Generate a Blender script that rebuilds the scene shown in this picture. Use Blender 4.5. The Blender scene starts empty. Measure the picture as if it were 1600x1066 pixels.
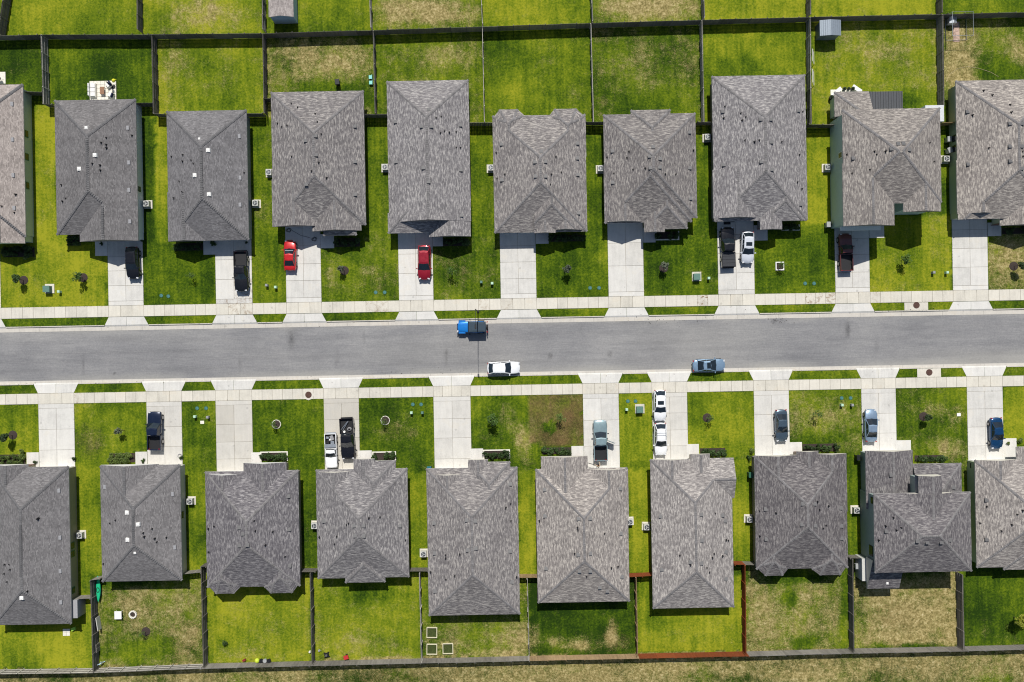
import bpy, bmesh, math, random
from mathutils import Vector, Matrix, noise

random.seed(7)
R = math.radians
sc = bpy.context.scene
col = sc.collection

# ------------------------------------------------------------------ camera, sky, sun, exposure
H = 116.0            # camera height (m)
F = 1241.0           # focal length in photo pixels (1600 wide)
TH = R(1.05)         # the street rises slightly to the right in the picture
cam_d = bpy.data.cameras.new('camera'); cam = bpy.data.objects.new('camera', cam_d); col.objects.link(cam)
cam_d.sensor_width = 36.0; cam_d.lens = F * 36.0 / 1600.0; cam_d.clip_end = 4000.0; cam_d.clip_start = 0.5
cam.location = (0, 0, H); cam.rotation_euler = (0, 0, -TH)
sc.camera = cam

SUN_EL = R(53.0)
w = bpy.data.worlds.new('World'); sc.world = w; w.use_nodes = True
nt = w.node_tree; nt.nodes.clear()
sky = nt.nodes.new('ShaderNodeTexSky'); sky.sky_type = 'NISHITA'; sky.sun_disc = False
sky.sun_elevation = SUN_EL; sky.sun_rotation = R(1.0)
bg = nt.nodes.new('ShaderNodeBackground'); bg.inputs[1].default_value = 0.07
wo = nt.nodes.new('ShaderNodeOutputWorld')
nt.links.new(sky.outputs[0], bg.inputs[0]); nt.links.new(bg.outputs[0], wo.inputs[0])
sun_d = bpy.data.lights.new('sun', 'SUN'); sun_d.energy = 4.4; sun_d.angle = R(0.53); sun_d.color = (1.0, 0.965, 0.90)
sun = bpy.data.objects.new('sun', sun_d); col.objects.link(sun)
sun.rotation_euler = (-(math.pi / 2 - SUN_EL), 0, -R(1.0)); sun.location = (0, 60, 90)
sc.view_settings.view_transform = 'Standard'; sc.view_settings.look = 'None'
sc.view_settings.exposure = 0.15; sc.view_settings.gamma = 1.0; sc.view_settings.use_curve_mapping = False
sc.render.engine = 'CYCLES'; sc.cycles.filter_width = 1.1

# ------------------------------------------------------------------ layout helpers
def P(px, py, z=0.0):
    """street coordinates of the point that stands at height z and is seen at photo pixel px,py"""
    u = (px - 800.0) / F * (H - z); v = (533.0 - py) / F * (H - z)
    return Vector((u * math.cos(TH) + v * math.sin(TH), -u * math.sin(TH) + v * math.cos(TH), z))
S = F / H   # px per metre on the ground

# ------------------------------------------------------------------ materials
MATS = {}
class NB:
    def __init__(s, name):
        s.m = bpy.data.materials.new(name); s.m.use_nodes = True
        s.t = s.m.node_tree; s.t.nodes.clear()
        s.out = s.n('ShaderNodeOutputMaterial'); s.bs = s.n('ShaderNodeBsdfPrincipled')
        s.l(s.bs.outputs[0], s.out.inputs[0])
    def n(s, kind, **kw):
        x = s.t.nodes.new(kind)
        for k, v in kw.items(): setattr(x, k, v)
        return x
    def l(s, a, b): s.t.links.new(a, b)
    def val(s, x, sock):
        if hasattr(x, 'is_linked') or isinstance(x, bpy.types.NodeSocket): s.l(x, sock)
        else: sock.default_value = x
    def math(s, op, a, b=0.0, c=None, clamp=False):
        x = s.n('ShaderNodeMath', operation=op); x.use_clamp = clamp
        s.val(a, x.inputs[0]); s.val(b, x.inputs[1])
        if c is not None: s.val(c, x.inputs[2])
        return x.outputs[0]
    def noise(s, vec, scale, detail=3.0, rough=0.6, dist=0.0):
        x = s.n('ShaderNodeTexNoise'); x.inputs['Scale'].default_value = scale
        x.inputs['Detail'].default_value = detail; x.inputs['Roughness'].default_value = rough
        x.inputs['Distortion'].default_value = dist
        if vec is not None: s.l(vec, x.inputs['Vector'])
        return x.outputs[0]
    def ramp(s, fac, stops, interp='LINEAR'):
        x = s.n('ShaderNodeValToRGB'); cr = x.color_ramp; cr.interpolation = interp
        while len(cr.elements) < len(stops): cr.elements.new(0.5)
        for e, (p, c) in zip(cr.elements, stops):
            e.position = p; e.color = (c[0], c[1], c[2], 1.0)
        s.l(fac, x.inputs[0]); return x.outputs[0]
    def mix(s, fac, a, b, mode='MIX'):
        x = s.n('ShaderNodeMix', data_type='RGBA', blend_type=mode)
        s.val(fac, x.inputs[0])
        for v, i in ((a, 6), (b, 7)):
            if isinstance(v, (tuple, list)): x.inputs[i].default_value = (v[0], v[1], v[2], 1.0)
            else: s.l(v, x.inputs[i])
        return x.outputs[2]
    def attr(s, name, kind='GEOMETRY'):
        x = s.n('ShaderNodeAttribute', attribute_type=kind); x.attribute_name = name; return x.outputs['Fac']
    def obj(s): return s.n('ShaderNodeTexCoord').outputs['Object']
    def pos(s): return s.n('ShaderNodeNewGeometry').outputs['Position']
    def rnd(s): return s.n('ShaderNodeObjectInfo').outputs['Random']
    def map(s, vec, scale=(1, 1, 1)):
        x = s.n('ShaderNodeMapping'); x.inputs['Scale'].default_value = scale; s.l(vec, x.inputs[0]); return x.outputs[0]
    def bump(s, h, strength=0.4, dist=0.03):
        x = s.n('ShaderNodeBump'); x.inputs['Strength'].default_value = strength; x.inputs['Distance'].default_value = dist
        s.l(h, x.inputs['Height']); s.l(x.outputs[0], s.bs.inputs['Normal'])
    def fin(s, color, rough=0.8, metal=0.0, spec=0.3, coat=0.0):
        if isinstance(color, (tuple, list)): s.bs.inputs['Base Color'].default_value = (color[0], color[1], color[2], 1)
        else: s.l(color, s.bs.inputs['Base Color'])
        s.val(rough, s.bs.inputs['Roughness']); s.bs.inputs['Metallic'].default_value = metal
        s.bs.inputs['Specular IOR Level'].default_value = spec; s.bs.inputs['Coat Weight'].default_value = coat
        s.bs.inputs['Coat Roughness'].default_value = 0.06
        return s.m

def plain(name, c, rough=0.7, metal=0.0, spec=0.3, var=0.12, scale=6.0, coat=0.0):
    if name in MATS: return MATS[name]
    b = NB(name); nz = b.noise(b.obj(), scale, 4.0, 0.65)
    lo = tuple(v * (1 - var) for v in c); hi = tuple(min(1, v * (1 + var)) for v in c)
    MATS[name] = b.fin(b.ramp(nz, [(0.3, lo), (0.7, hi)]), rough, metal, spec, coat)
    return MATS[name]

def mat_ground():
    b = NB('lawn_grass'); v = b.pos()
    dry, yel, dirt = b.attr('dry'), b.attr('yel'), b.attr('dirt')
    n1 = b.noise(v, 3.2, 6.0, 0.78); n2 = b.noise(v, 0.55, 5.0, 0.65, 0.4); n3 = b.noise(v, 0.13, 3.0, 0.5)
    n4 = b.noise(v, 6.5, 4.0, 0.75); n5 = b.noise(v, 0.9, 5.0, 0.7, 0.3)
    mow = b.noise(b.map(v, (1.7, 0.12, 1)), 1.0, 2.0, 0.5)
    y = b.math('ADD', yel, b.math('MULTIPLY', b.math('SUBTRACT', n1, 0.5), 1.6))
    y = b.math('ADD', y, b.math('MULTIPLY', b.math('SUBTRACT', n2, 0.5), 0.75))
    y = b.math('ADD', y, b.math('MULTIPLY', b.math('SUBTRACT', n3, 0.5), 1.0))
    y = b.math('ADD', y, b.math('MULTIPLY', b.math('SUBTRACT', mow, 0.5), 0.55), clamp=True)
    green = b.ramp(y, [(0.0, (0.013, 0.034, 0.002)), (0.30, (0.046, 0.086, 0.003)), (0.60, (0.118, 0.164, 0.006)), (1.0, (0.27, 0.275, 0.016))])
    d = b.math('ADD', dry, b.math('MULTIPLY', b.math('SUBTRACT', n5, 0.5), 1.0))
    d = b.math('ADD', d, b.math('MULTIPLY', b.math('SUBTRACT', n4, 0.5), 1.3))
    mr = b.n('ShaderNodeMapRange'); mr.interpolation_type = 'SMOOTHSTEP'
    mr.inputs[1].default_value = 0.26; mr.inputs[2].default_value = 0.86; b.l(d, mr.inputs[0])
    ns = b.math('ADD', b.math('MULTIPLY', n1, .65), b.math('MULTIPLY', b.noise(v, 1.3, 4.0, .7, .3), .45))
    straw = b.ramp(ns, [(0.36, (0.060, 0.058, 0.018)), (0.50, (0.19, 0.155, 0.055)), (0.60, (0.36, 0.29, 0.125)), (0.72, (0.56, 0.48, 0.28))])
    c = b.mix(mr.outputs[0], green, straw)
    dd = b.math('ADD', dirt, b.math('MULTIPLY', b.math('SUBTRACT', n4, 0.5), 1.2), clamp=True)
    dd = b.math('MULTIPLY', dd, b.math('GREATER_THAN', dirt, 0.04))
    soil = b.ramp(n1, [(0.3, (0.075, 0.042, 0.020)), (0.6, (0.19, 0.115, 0.055)), (0.8, (0.28, 0.20, 0.10))])
    c = b.mix(dd, c, soil)
    b.bump(b.math('ADD', n1, n4), 0.55, 0.06)
    return b.fin(c, 0.95, 0, 0.12)

def mat_asphalt():
    b = NB('asphalt'); v = b.pos()
    n1 = b.noise(v, 4.5, 6.0, 0.85); n2 = b.noise(b.map(v, (0.10, 0.8, 1)), 1.0, 4.0, 0.6); n3 = b.noise(v, 0.11, 3.0, 0.5)
    n4 = b.noise(b.map(v, (0.5, 7.0, 1)), 1.0, 3.0, 0.6)
    s = b.math('ADD', b.math('MULTIPLY', n1, 0.52), b.math('MULTIPLY', n2, 0.26))
    s = b.math('ADD', s, b.math('MULTIPLY', n3, 0.30)); s = b.math('ADD', s, b.math('MULTIPLY', n4, 0.24))
    c = b.ramp(s, [(0.42, (0.118, 0.119, 0.126)), (0.64, (0.205, 0.203, 0.207)), (0.88, (0.33, 0.322, 0.312))])
    st = b.math('MULTIPLY', b.attr('stain'), b.math('MULTIPLY_ADD', b.noise(v, 5.0, 4.0, 0.7), 1.6, -0.15, clamp=True), clamp=True)
    c = b.mix(st, c, (0.035, 0.035, 0.037))
    c = b.mix(b.math('MULTIPLY', b.attr('sand'), b.math('MULTIPLY_ADD', n1, 1.2, .35)), c, (0.36, 0.345, 0.31))
    b.bump(n1, 0.35, 0.02)
    return b.fin(c, 0.9, 0, 0.2)

def mat_concrete(name, c0, warm):
    b = NB(name); v = b.pos(); r = b.rnd()
    n1 = b.noise(v, 5.0, 6.0, 0.75); n2 = b.noise(v, 0.55, 4.0, 0.65); n3 = b.noise(b.map(v, (3.0, 0.35, 1)), 1.0, 3.0, 0.6)
    s = b.math('ADD', b.math('MULTIPLY', n1, 0.4), b.math('MULTIPLY', n2, 0.55))
    s = b.math('ADD', s, b.math('MULTIPLY', n3, 0.3)); s = b.math('ADD', s, b.math('MULTIPLY', b.math('SUBTRACT', r, 0.5), 0.16))
    lo = tuple(x * 0.72 for x in c0); hi = tuple(min(0.86, x * 1.2) for x in c0)
    c = b.ramp(s, [(0.34, lo), (0.62, c0), (0.9, hi)])
    c = b.mix(b.math('MULTIPLY', b.math('GREATER_THAN', n2, 0.60), 0.22), c, warm)
    c = b.mix(b.math('MULTIPLY', b.attr('tone', 'OBJECT'), 0.75, clamp=True), c, b.mix(0.6, c, (0.40, 0.365, 0.30)))
    sx = b.n('ShaderNodeSeparateXYZ'); b.l(b.obj(), sx.inputs[0])
    trk = b.math('SUBTRACT', 1.0, b.math('DIVIDE', b.math('ABSOLUTE', b.math('SUBTRACT', b.math('ABSOLUTE', sx.outputs[0]), .17)), .13), clamp=True)
    trk = b.math('MULTIPLY', trk, b.math('MULTIPLY_ADD', b.noise(b.map(v, (1.2, .35, 1)), 1.0, 4.0, .7), 1.5, -.55, clamp=True))
    c = b.mix(b.math('MULTIPLY', trk, b.math('MULTIPLY', b.attr('tone', 'OBJECT'), 0.0) if warm is None else 0.38), c, tuple(x * .66 for x in c0))
    st = b.math('MULTIPLY', b.attr('stain', 'OBJECT'), b.math('MULTIPLY_ADD', b.noise(v, 1.3, 5.0, 0.75, 0.9), 4.5, -2.25, clamp=True), clamp=True)
    c = b.mix(st, c, (0.20, 0.115, 0.05))
    sp = b.n('ShaderNodeTexVoronoi'); sp.inputs['Scale'].default_value = 0.55; b.l(v, sp.inputs['Vector'])
    spot = b.math('MULTIPLY', b.math('LESS_THAN', b.math('ADD', sp.outputs[0], b.math('MULTIPLY', n1, 0.16)), 0.17), 0.35)
    c = b.mix(spot, c, tuple(x * 0.45 for x in c0))
    b.bump(n1, 0.2, 0.01)
    return b.fin(c, 0.85, 0, 0.25)

def mat_shingle(name, dark, mid, light, streak):
    b = NB(name); uv = b.n('ShaderNodeUVMap').outputs[0]; rd = b.rnd()
    sh = b.n('ShaderNodeVectorMath', operation='ADD'); b.l(uv, sh.inputs[0])
    cb = b.n('ShaderNodeCombineXYZ'); b.l(b.math('MULTIPLY', rd, 37.0), cb.inputs[0]); b.l(b.math('MULTIPLY', rd, 11.0), cb.inputs[1]); b.l(cb.outputs[0], sh.inputs[1])
    v = sh.outputs[0]
    br = b.n('ShaderNodeTexBrick'); br.offset = 0.37; br.offset_frequency = 2; br.squash = 0.8; br.squash_frequency = 3
    br.inputs['Scale'].default_value = 1.0; br.inputs['Mortar Size'].default_value = 0.012; br.inputs['Mortar Smooth'].default_value = 0.3
    br.inputs['Brick Width'].default_value = 0.55 if streak else 0.36; br.inputs['Row Height'].default_value = 0.145
    br.inputs['Color1'].default_value = (0, 0, 0, 1); br.inputs['Color2'].default_value = (1, 1, 1, 1); br.inputs['Mortar'].default_value = (0.2, 0.2, 0.2, 1)
    b.l(v, br.inputs['Vector'])
    sep = b.n('ShaderNodeSeparateColor'); b.l(br.outputs['Color'], sep.inputs[0])
    dash = b.noise(b.map(v, (1.75, 5.2, 1)), 1.0, 2.5, 0.6, 0.6)
    n1 = b.noise(v, 8.0, 5.0, 0.8); n2 = b.noise(v, 0.30, 4.0, 0.6); n3 = b.noise(b.map(v, (1.6, .25, 1)), 1.0, 3.0, 0.6)
    if streak:
        s = b.math('MULTIPLY', dash, 0.95); s = b.math('ADD', s, b.math('MULTIPLY', sep.outputs[0], 0.20)); s = b.math('ADD', s, b.math('MULTIPLY', n1, 0.22)); s = b.math('ADD', s, b.math('MULTIPLY', n2, 0.16))
        mid2 = tuple(a * .45 + d * .55 for a, d in zip(mid, light))
        c = b.ramp(s, [(0.52, dark), (0.74, mid), (0.88, mid2), (1.0, light)])
    else:
        s = b.math('MULTIPLY', sep.outputs[0], 0.26); s = b.math('ADD', s, b.math('MULTIPLY', n1, 0.62)); s = b.math('ADD', s, b.math('MULTIPLY', n2, 0.20)); s = b.math('ADD', s, b.math('MULTIPLY', n3, 0.12))
        c = b.ramp(s, [(0.40, dark), (0.62, mid), (0.86, light)])
    stain = b.math('MULTIPLY_ADD', b.noise(b.map(v, (.9, .18, 1)), 1.0, 4.0, .6), 0.5, .75)
    tone = b.math('MULTIPLY', b.math('MULTIPLY_ADD', rd, 0.26, .87), stain)
    cc = b.n('ShaderNodeCombineXYZ'); b.l(tone, cc.inputs[0]); b.l(b.math('MULTIPLY', tone, b.math('MULTIPLY_ADD', b.math('FRACT', b.math('MULTIPLY', rd, 7.3)), -.03, 1.0)), cc.inputs[1]); b.l(b.math('MULTIPLY', tone, b.math('MULTIPLY_ADD', b.math('FRACT', b.math('MULTIPLY', rd, 7.3)), -.08, 1.02)), cc.inputs[2])
    c = b.mix(1.0, c, cc.outputs[0], 'MULTIPLY')
    b.bump(b.math('ADD', sep.outputs[0], n1), 0.55, 0.02)
    return b.fin(c, 0.92, 0, 0.15)

def mat_wood(name, c, var=0.35):
    b = NB(name); v = b.obj(); r = b.rnd()
    n1 = b.noise(b.map(v, (9.0, 9.0, 0.9)), 1.0, 4.0, 0.7); n2 = b.noise(b.map(b.pos(), (3.5, 3.5, 0.2)), 1.0, 2.0, 0.6)
    s = b.math('ADD', b.math('MULTIPLY', n1, 0.55), b.math('MULTIPLY', n2, 0.5)); s = b.math('ADD', s, b.math('MULTIPLY', b.math('SUBTRACT', r, 0.5), 0.3))
    col_ = b.ramp(s, [(0.3, tuple(x * (1 - var) for x in c)), (0.75, tuple(min(0.9, x * (1 + var)) for x in c))])
    return b.fin(col_, 0.9, 0, 0.15)

def mat_leaf(name, c1, c2):
    b = NB(name); v = b.obj(); n1 = b.noise(v, 7.0, 3.0, 0.7); r = b.rnd()
    s = b.math('ADD', n1, b.math('MULTIPLY', b.math('SUBTRACT', r, 0.5), 0.25))
    b.bs.inputs['Subsurface Weight'].default_value = 0.0
    return b.fin(b.ramp(s, [(0.3, c1), (0.72, c2)]), 0.6, 0, 0.3)

def paint(name, c, metal=0.35, rough=0.32):
    if name in MATS: return MATS[name]
    b = NB(name); nz = b.noise(b.obj(), 2.5, 3.0, 0.6)
    r = b.math('MULTIPLY_ADD', nz, 0.2, rough - 0.1)
    MATS[name] = b.fin(b.ramp(nz, [(0.3, tuple(x * 0.9 for x in c)), (0.7, c)]), r, metal, 0.5, 0.7)
    return MATS[name]

M_GROUND = mat_ground(); M_ROAD = mat_asphalt()
M_WALK = mat_concrete('pale_concrete_sidewalk', (0.57, 0.538, 0.465), (0.50, 0.43, 0.33))
M_DRIVE = mat_concrete('pale_concrete_drive', (0.58, 0.565, 0.53), (0.55, 0.50, 0.41))
M_GUT = mat_concrete('gutter_concrete', (0.50, 0.47, 0.42), (0.42, 0.36, 0.27))
M_JOINT = plain('joint_dirt', (0.27, 0.245, 0.20), 0.95)
M_SM = mat_shingle('smooth_grey_shingle', (0.095, 0.093, 0.096), (0.165, 0.161, 0.166), (0.27, 0.265, 0.268), False)
M_SMTAN = mat_shingle('tan_grey_shingle', (0.16, 0.143, 0.135), (0.29, 0.26, 0.245), (0.46, 0.42, 0.39), False)
M_ST = mat_shingle('streaked_grey_shingle', (0.102, 0.096, 0.098), (0.168, 0.159, 0.160), (0.37, 0.352, 0.33), True)
M_STD = mat_shingle('streaked_dark_shingle', (0.076, 0.072, 0.080), (0.128, 0.121, 0.128), (0.29, 0.278, 0.275), True)
M_STL = mat_shingle('streaked_warm_shingle', (0.128, 0.117, 0.112), (0.212, 0.195, 0.184), (0.45, 0.418, 0.375), True)
M_CAPS = plain('smooth_ridge_cap', (0.13, 0.127, 0.13), 0.9, var=.3, scale=3.0)
M_CAPT = plain('streaked_ridge_cap', (0.17, 0.162, 0.162), 0.9, var=.35, scale=2.0)
M_FASCIA = plain('fascia_trim', (0.42, 0.41, 0.39), 0.6, var=0.08)
M_WHITE = plain('white_trim', (0.74, 0.73, 0.70), 0.5, var=0.06)
M_VENTBLACK = plain('black_pipe', (0.012, 0.012, 0.014), 0.5)
M_VENTDARK = plain('dark_vent_metal', (0.10, 0.098, 0.10), 0.5)
M_VENTGREY = plain('grey_vent_metal', (0.27, 0.27, 0.28), 0.6)
M_GLASS = plain('window_glass', (0.012, 0.016, 0.020), 0.08, spec=0.7, var=0.3, scale=1.0)
M_GREENFRAME = plain('green_window_frame', (0.05, 0.17, 0.09), 0.6)
M_RUBBER = plain('tyre_rubber', (0.015, 0.015, 0.016), 0.85)
M_RIM = plain('alloy_rim', (0.42, 0.42, 0.43), 0.35, 0.8)
M_BLACKPL = plain('black_plastic', (0.018, 0.018, 0.02), 0.55)
M_CARGLASS = plain('car_glass', (0.012, 0.018, 0.024), 0.05, spec=0.8, var=0.25, scale=2.0)
M_LAMP = plain('headlamp_lens', (0.55, 0.56, 0.58), 0.15, spec=0.7)
M_TAIL = plain('tail_lamp_lens', (0.30, 0.012, 0.012), 0.25, spec=0.6)
M_WOODG = mat_wood('weathered_grey_boards', (0.215, 0.20, 0.18))
M_WOODD = mat_wood('dark_weathered_boards', (0.165, 0.153, 0.138))
M_WOODT = mat_wood('fresh_tan_boards', (0.36, 0.25, 0.14))
M_WOODR = mat_wood('red_stained_boards', (0.24, 0.065, 0.025), 0.22)
M_RAIL = mat_wood('pale_weathered_rails', (0.46, 0.44, 0.39))
M_BARK = mat_wood('bark', (0.10, 0.075, 0.055))
M_LEAFD = mat_leaf('dark_shrub_leaves', (0.014, 0.030, 0.008), (0.055, 0.10, 0.022))
M_LEAFG = mat_leaf('green_shrub_leaves', (0.03, 0.06, 0.010), (0.14, 0.19, 0.035))
M_LEAFY = mat_leaf('yellow_green_leaves', (0.10, 0.13, 0.012), (0.32, 0.33, 0.03))
M_LEAFP = mat_leaf('greyish_leaves', (0.035, 0.045, 0.03), (0.13, 0.15, 0.10))
M_LEAFGR = mat_leaf('sapling_leaves', (0.03, 0.07, 0.012), (0.10, 0.17, 0.03))
M_MULCH = plain('dark_mulch', (0.045, 0.033, 0.028), 0.95, var=0.45, scale=14.0)
M_UTIL = plain('utility_green', (0.10, 0.19, 0.155), 0.5)
M_TEAL = plain('teal_plastic', (0.03, 0.10, 0.08), 0.5)
M_PALEGREEN = plain('pale_green_plastic', (0.42, 0.60, 0.45), 0.5)
M_IRON = plain('rusty_iron', (0.085, 0.045, 0.035), 0.8, var=0.3)
M_STONEW = plain('white_stone', (0.70, 0.67, 0.58), 0.8)
M_AC = plain('ac_casing', (0.50, 0.50, 0.48), 0.5)
M_STEEL = plain('galvanised_steel', (0.40, 0.43, 0.46), 0.35, 0.6)

# ------------------------------------------------------------------ mesh helpers
class MB:
    def __init__(s): s.v = []; s.f = []; s.uv = []
    def face(s, pts, uv=None):
        i = len(s.v); s.v += [tuple(p) for p in pts]; s.f.append(tuple(range(i, i + len(pts))))
        s.uv.append(uv if uv else [(p[0], p[1]) for p in pts])
    def box(s, c, d, rz=0.0, taper=1.0):
        cx, cy, cz = c; hx, hy, hz = d[0] / 2, d[1] / 2, d[2] / 2; ca, sa = math.cos(rz), math.sin(rz)
        def q(x, y, z):
            t = taper if z > 0 else 1.0
            x *= t; y *= t
            return (cx + x * ca - y * sa, cy + x * sa + y * ca, cz + z)
        a = [q(-hx, -hy, -hz), q(hx, -hy, -hz), q(hx, hy, -hz), q(-hx, hy, -hz)]
        t = [q(-hx, -hy, hz), q(hx, -hy, hz), q(hx, hy, hz), q(-hx, hy, hz)]
        s.face(a[::-1]); s.face(t)
        for i in range(4):
            j = (i + 1) % 4; s.face([a[i], a[j], t[j], t[i]])
        return s
    def tube(s, p, q, r0, r1=None, n=7, cap=True):
        r1 = r0 if r1 is None else r1
        p, q = Vector(p), Vector(q); d = (q - p).normalized()
        a = d.orthogonal().normalized(); b = d.cross(a)
        A = [p + (a * math.cos(2 * math.pi * k / n) + b * math.sin(2 * math.pi * k / n)) * r0 for k in range(n)]
        B = [q + (a * math.cos(2 * math.pi * k / n) + b * math.sin(2 * math.pi * k / n)) * r1 for k in range(n)]
        for k in range(n):
            j = (k + 1) % n; s.face([A[k], A[j], B[j], B[k]])
        if cap: s.face(A[::-1]); s.face(B)
        return s
    def ring(s, c, r0, r1, z0, z1, n=24, sy=1.0):
        for k in range(n):
            a, b = 2 * math.pi * k / n, 2 * math.pi * (k + 1) / n
            def q(r, t, z): return (c[0] + r * math.cos(t), c[1] + r * sy * math.sin(t), z)
            s.face([q(r1, a, z1), q(r1, b, z1), q(r0, b, z1), q(r0, a, z1)][::-1])
            s.face([q(r1, a, z0), q(r1, b, z0), q(r1, b, z1), q(r1, a, z1)])
            s.face([q(r0, b, z0), q(r0, a, z0), q(r0, a, z1), q(r0, b, z1)])
        return s
    def dome(s, c, r, hgt, n=12, m=4, sy=1.0):
        rings = []
        for i in range(m + 1):
            t = math.pi / 2 * i / m
            rings.append([(c[0] + r * math.cos(t) * math.cos(2 * math.pi * k / n), c[1] + sy * r * math.cos(t) * math.sin(2 * math.pi * k / n), c[2] + hgt * math.sin(t)) for k in range(n)])
        for i in range(m):
            for k in range(n):
                j = (k + 1) % n; s.face([rings[i][k], rings[i][j], rings[i + 1][j], rings[i + 1][k]])
        return s
    def prism(s, poly, z0, z1):
        s.face([(x, y, z1) for x, y in poly]); s.face([(x, y, z0) for x, y in poly][::-1])
        n = len(poly)
        for i in range(n):
            a, b = poly[i], poly[(i + 1) % n]; s.face([(a[0], a[1], z0), (b[0], b[1], z0), (b[0], b[1], z1), (a[0], a[1], z1)])
        return s
    def mesh(s, name, smooth=False, merge=False):
        me = bpy.data.meshes.new(name); me.from_pydata(s.v, [], s.f)
        uvl = me.uv_layers.new(name='UVMap'); i = 0
        flat = [c for f in s.uv for p in f for c in p]
        uvl.data.foreach_set('uv', flat)
        if merge:
            bm = bmesh.new(); bm.from_mesh(me); bmesh.ops.remove_doubles(bm, verts=bm.verts, dist=1e-4)
            bmesh.ops.recalc_face_normals(bm, faces=bm.faces); bm.to_mesh(me); bm.free()
        if smooth: me.polygons.foreach_set('use_smooth', [True] * len(me.polygons))
        me.update(); return me
    def build(s, name, mat, parent=None, loc=None, rz=None, smooth=False, merge=False, kind=None):
        return ob(name, s.mesh(name, smooth, merge), mat, parent, loc, rz, kind)

def ob(name, me, mat=None, parent=None, loc=None, rz=None, kind=None):
    o = bpy.data.objects.new(name, me); col.objects.link(o)
    if mat is not None and me is not None and not me.materials: me.materials.append(mat)
    if parent is not None: o.parent = parent
    if loc is not None: o.location = loc
    if rz is not None: o.rotation_euler = (0, 0, rz)
    if kind: o['kind'] = kind
    return o
def empty(name, loc=(0, 0, 0), rz=0.0):
    o = bpy.data.objects.new(name, None); col.objects.link(o); o.location = loc; o.rotation_euler = (0, 0, rz)
    o.empty_display_size = 0.3; return o
def tag(o, label, cat, group=None):
    o['label'] = label; o['category'] = cat
    if group: o['group'] = group
    return o
def copy_tree(o, parent=None):
    c = o.copy(); col.objects.link(c); c.parent = parent
    for ch in list(o.children): copy_tree(ch, c)
    return c
def sstep(a, b, x):
    t = max(0.0, min(1.0, (x - a) / (b - a))); return t * t * (3 - 2 * t)

ORD = ['leftmost', 'second', 'third', 'fourth', 'fifth', 'sixth', 'seventh', 'eighth', 'ninth', 'rightmost']
def hname(row, i):
    if i in (0, 9): return '%s house of the %s row' % (ORD[i], row)
    return '%s house from the left in the %s row' % (ORD[i], row)

# ------------------------------------------------------------------ street cross-section (metres, street frame)
YS = dict(wt0=6.22, wt1=4.58, kbt=3.41, kft=3.25, gt=2.60, gb=-4.56, kfb=-4.95, kbb=-5.11, wb0=-6.40, wb1=-7.95)
def xp(px, py): return P(px, py).x
# driveways: (x left px, x right px, px row they were read at, house-end y px)
DT = [(-56, 1, 440, 384), (169, 224, 440, 379), (337, 394, 440, 378), (447, 502, 440, 357), (623, 677, 440, 367), (782, 838, 440, 365), (950.5, 1006, 440, 349), (1122, 1179, 440, 343), (1305, 1359, 440, 352), (1488.6, 1544, 440, 335)]
DB = [(60, 116, 640, 728), (229, 284, 640, 726), (337, 394, 640, 741), (506, 561, 640, 737), (677.5, 735.5, 640, 741), (911, 967, 640, 732), (1019, 1074, 640, 719), (1178, 1233, 640, 712), (1346, 1400, 640, 706), (1511, 1567, 640, 719)]

# ground: one sheet, fine in view, coarse to the horizon ------------------------------------------------
YARDS = [ # x0,y0,x1,y1 px, yellowness, dryness
 (-200,-200,1800,1300,.48,.18),
 (0,-80,214,55,.58,.12),(220,-80,408,54,.62,.24),(412,-80,580,52,.50,.12),(585,-80,750,48,.50,.30),(755,-80,921,44,.68,.12),(925,-80,1092,38,.55,.34),(1098,-80,1262,34,.80,.12),(1268,-80,1470,30,.74,.12),(1476,-80,1700,26,.50,.05),
 (-90,60,69,160,.28,.08),(72,60,240,182,.36,.08),(243,58,413,182,.62,.26),(416,56,584,182,.46,.46),(588,52,754,194,.50,.28),(757,46,924,195,.46,.18),(928,42,1096,195,.36,.32),(1099,36,1266,198,.52,.02),(1269,32,1472,198,.62,.28),(1476,28,1700,198,.34,.36),
 (44,166,88,470,.86,.14),(215,183,243,470,.26,.02),(243,183,262,470,.62,.1),(390,190,426,470,.42,.22),(568,190,606,470,.48,.12),(733,200,772,470,.46,.14),(915,200,946,470,.34,.04),(1088,200,1116,470,.32,.02),(1258,205,1300,470,.80,.08),(1465,205,1492,470,.34,.04),
 (-60,380,168,482,.74,.12),(225,378,336,480,.34,.06),(395,360,446,476,.44,.12),(503,368,622,474,.42,.24),(678,372,781,470,.40,.24),(839,368,950,468,.40,.10),(1007,352,1121,466,.36,.14),(1180,352,1304,462,.40,.00),(1360,335,1487,459,.68,.20),(1545,355,1700,456,.44,.50),
 (-60,485,1700,513,.38,.04),(-60,583,1700,612,.42,.06),
 (-60,628,60,720,.58,.12),(117,626,228,726,.54,.16),(285,624,337,740,.44,.10),(394,622,505,740,.34,.08),(562,620,677,736,.38,.16),(736,616,911,732,.40,.14),(967,612,1019,720,.60,.04),(1074,610,1178,712,.60,.10),(1234,608,1346,710,.46,.34),(1401,604,1511,720,.44,.24),(1567,602,1700,690,.74,.06),
 (116,726,158,905,.58,.14),(288,740,322,888,.50,.14),(468,740,496,886,.36,.08),(639,738,668,888,.62,.12),(811,735,838,900,.72,.06),(983,735,1018,895,.74,.02),(1146,718,1179,880,.70,.10),(1324,712,1346,866,.40,.02),
 (-60,930,146,1046,.70,.08),(150,904,319,1040,.46,.42),(322,900,486,1036,.78,.22),(489,900,658,1032,.66,.26),(660,900,825,1028,.48,.34),(828,900,994,1024,.20,.10),(997,900,1163,1022,.74,.14),(1166,882,1332,1016,.46,.52),(1335,880,1498,1012,.40,.74),(1502,880,1700,1010,.34,.10),
 (-200,1046,1800,1300,.20,.62)]
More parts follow.
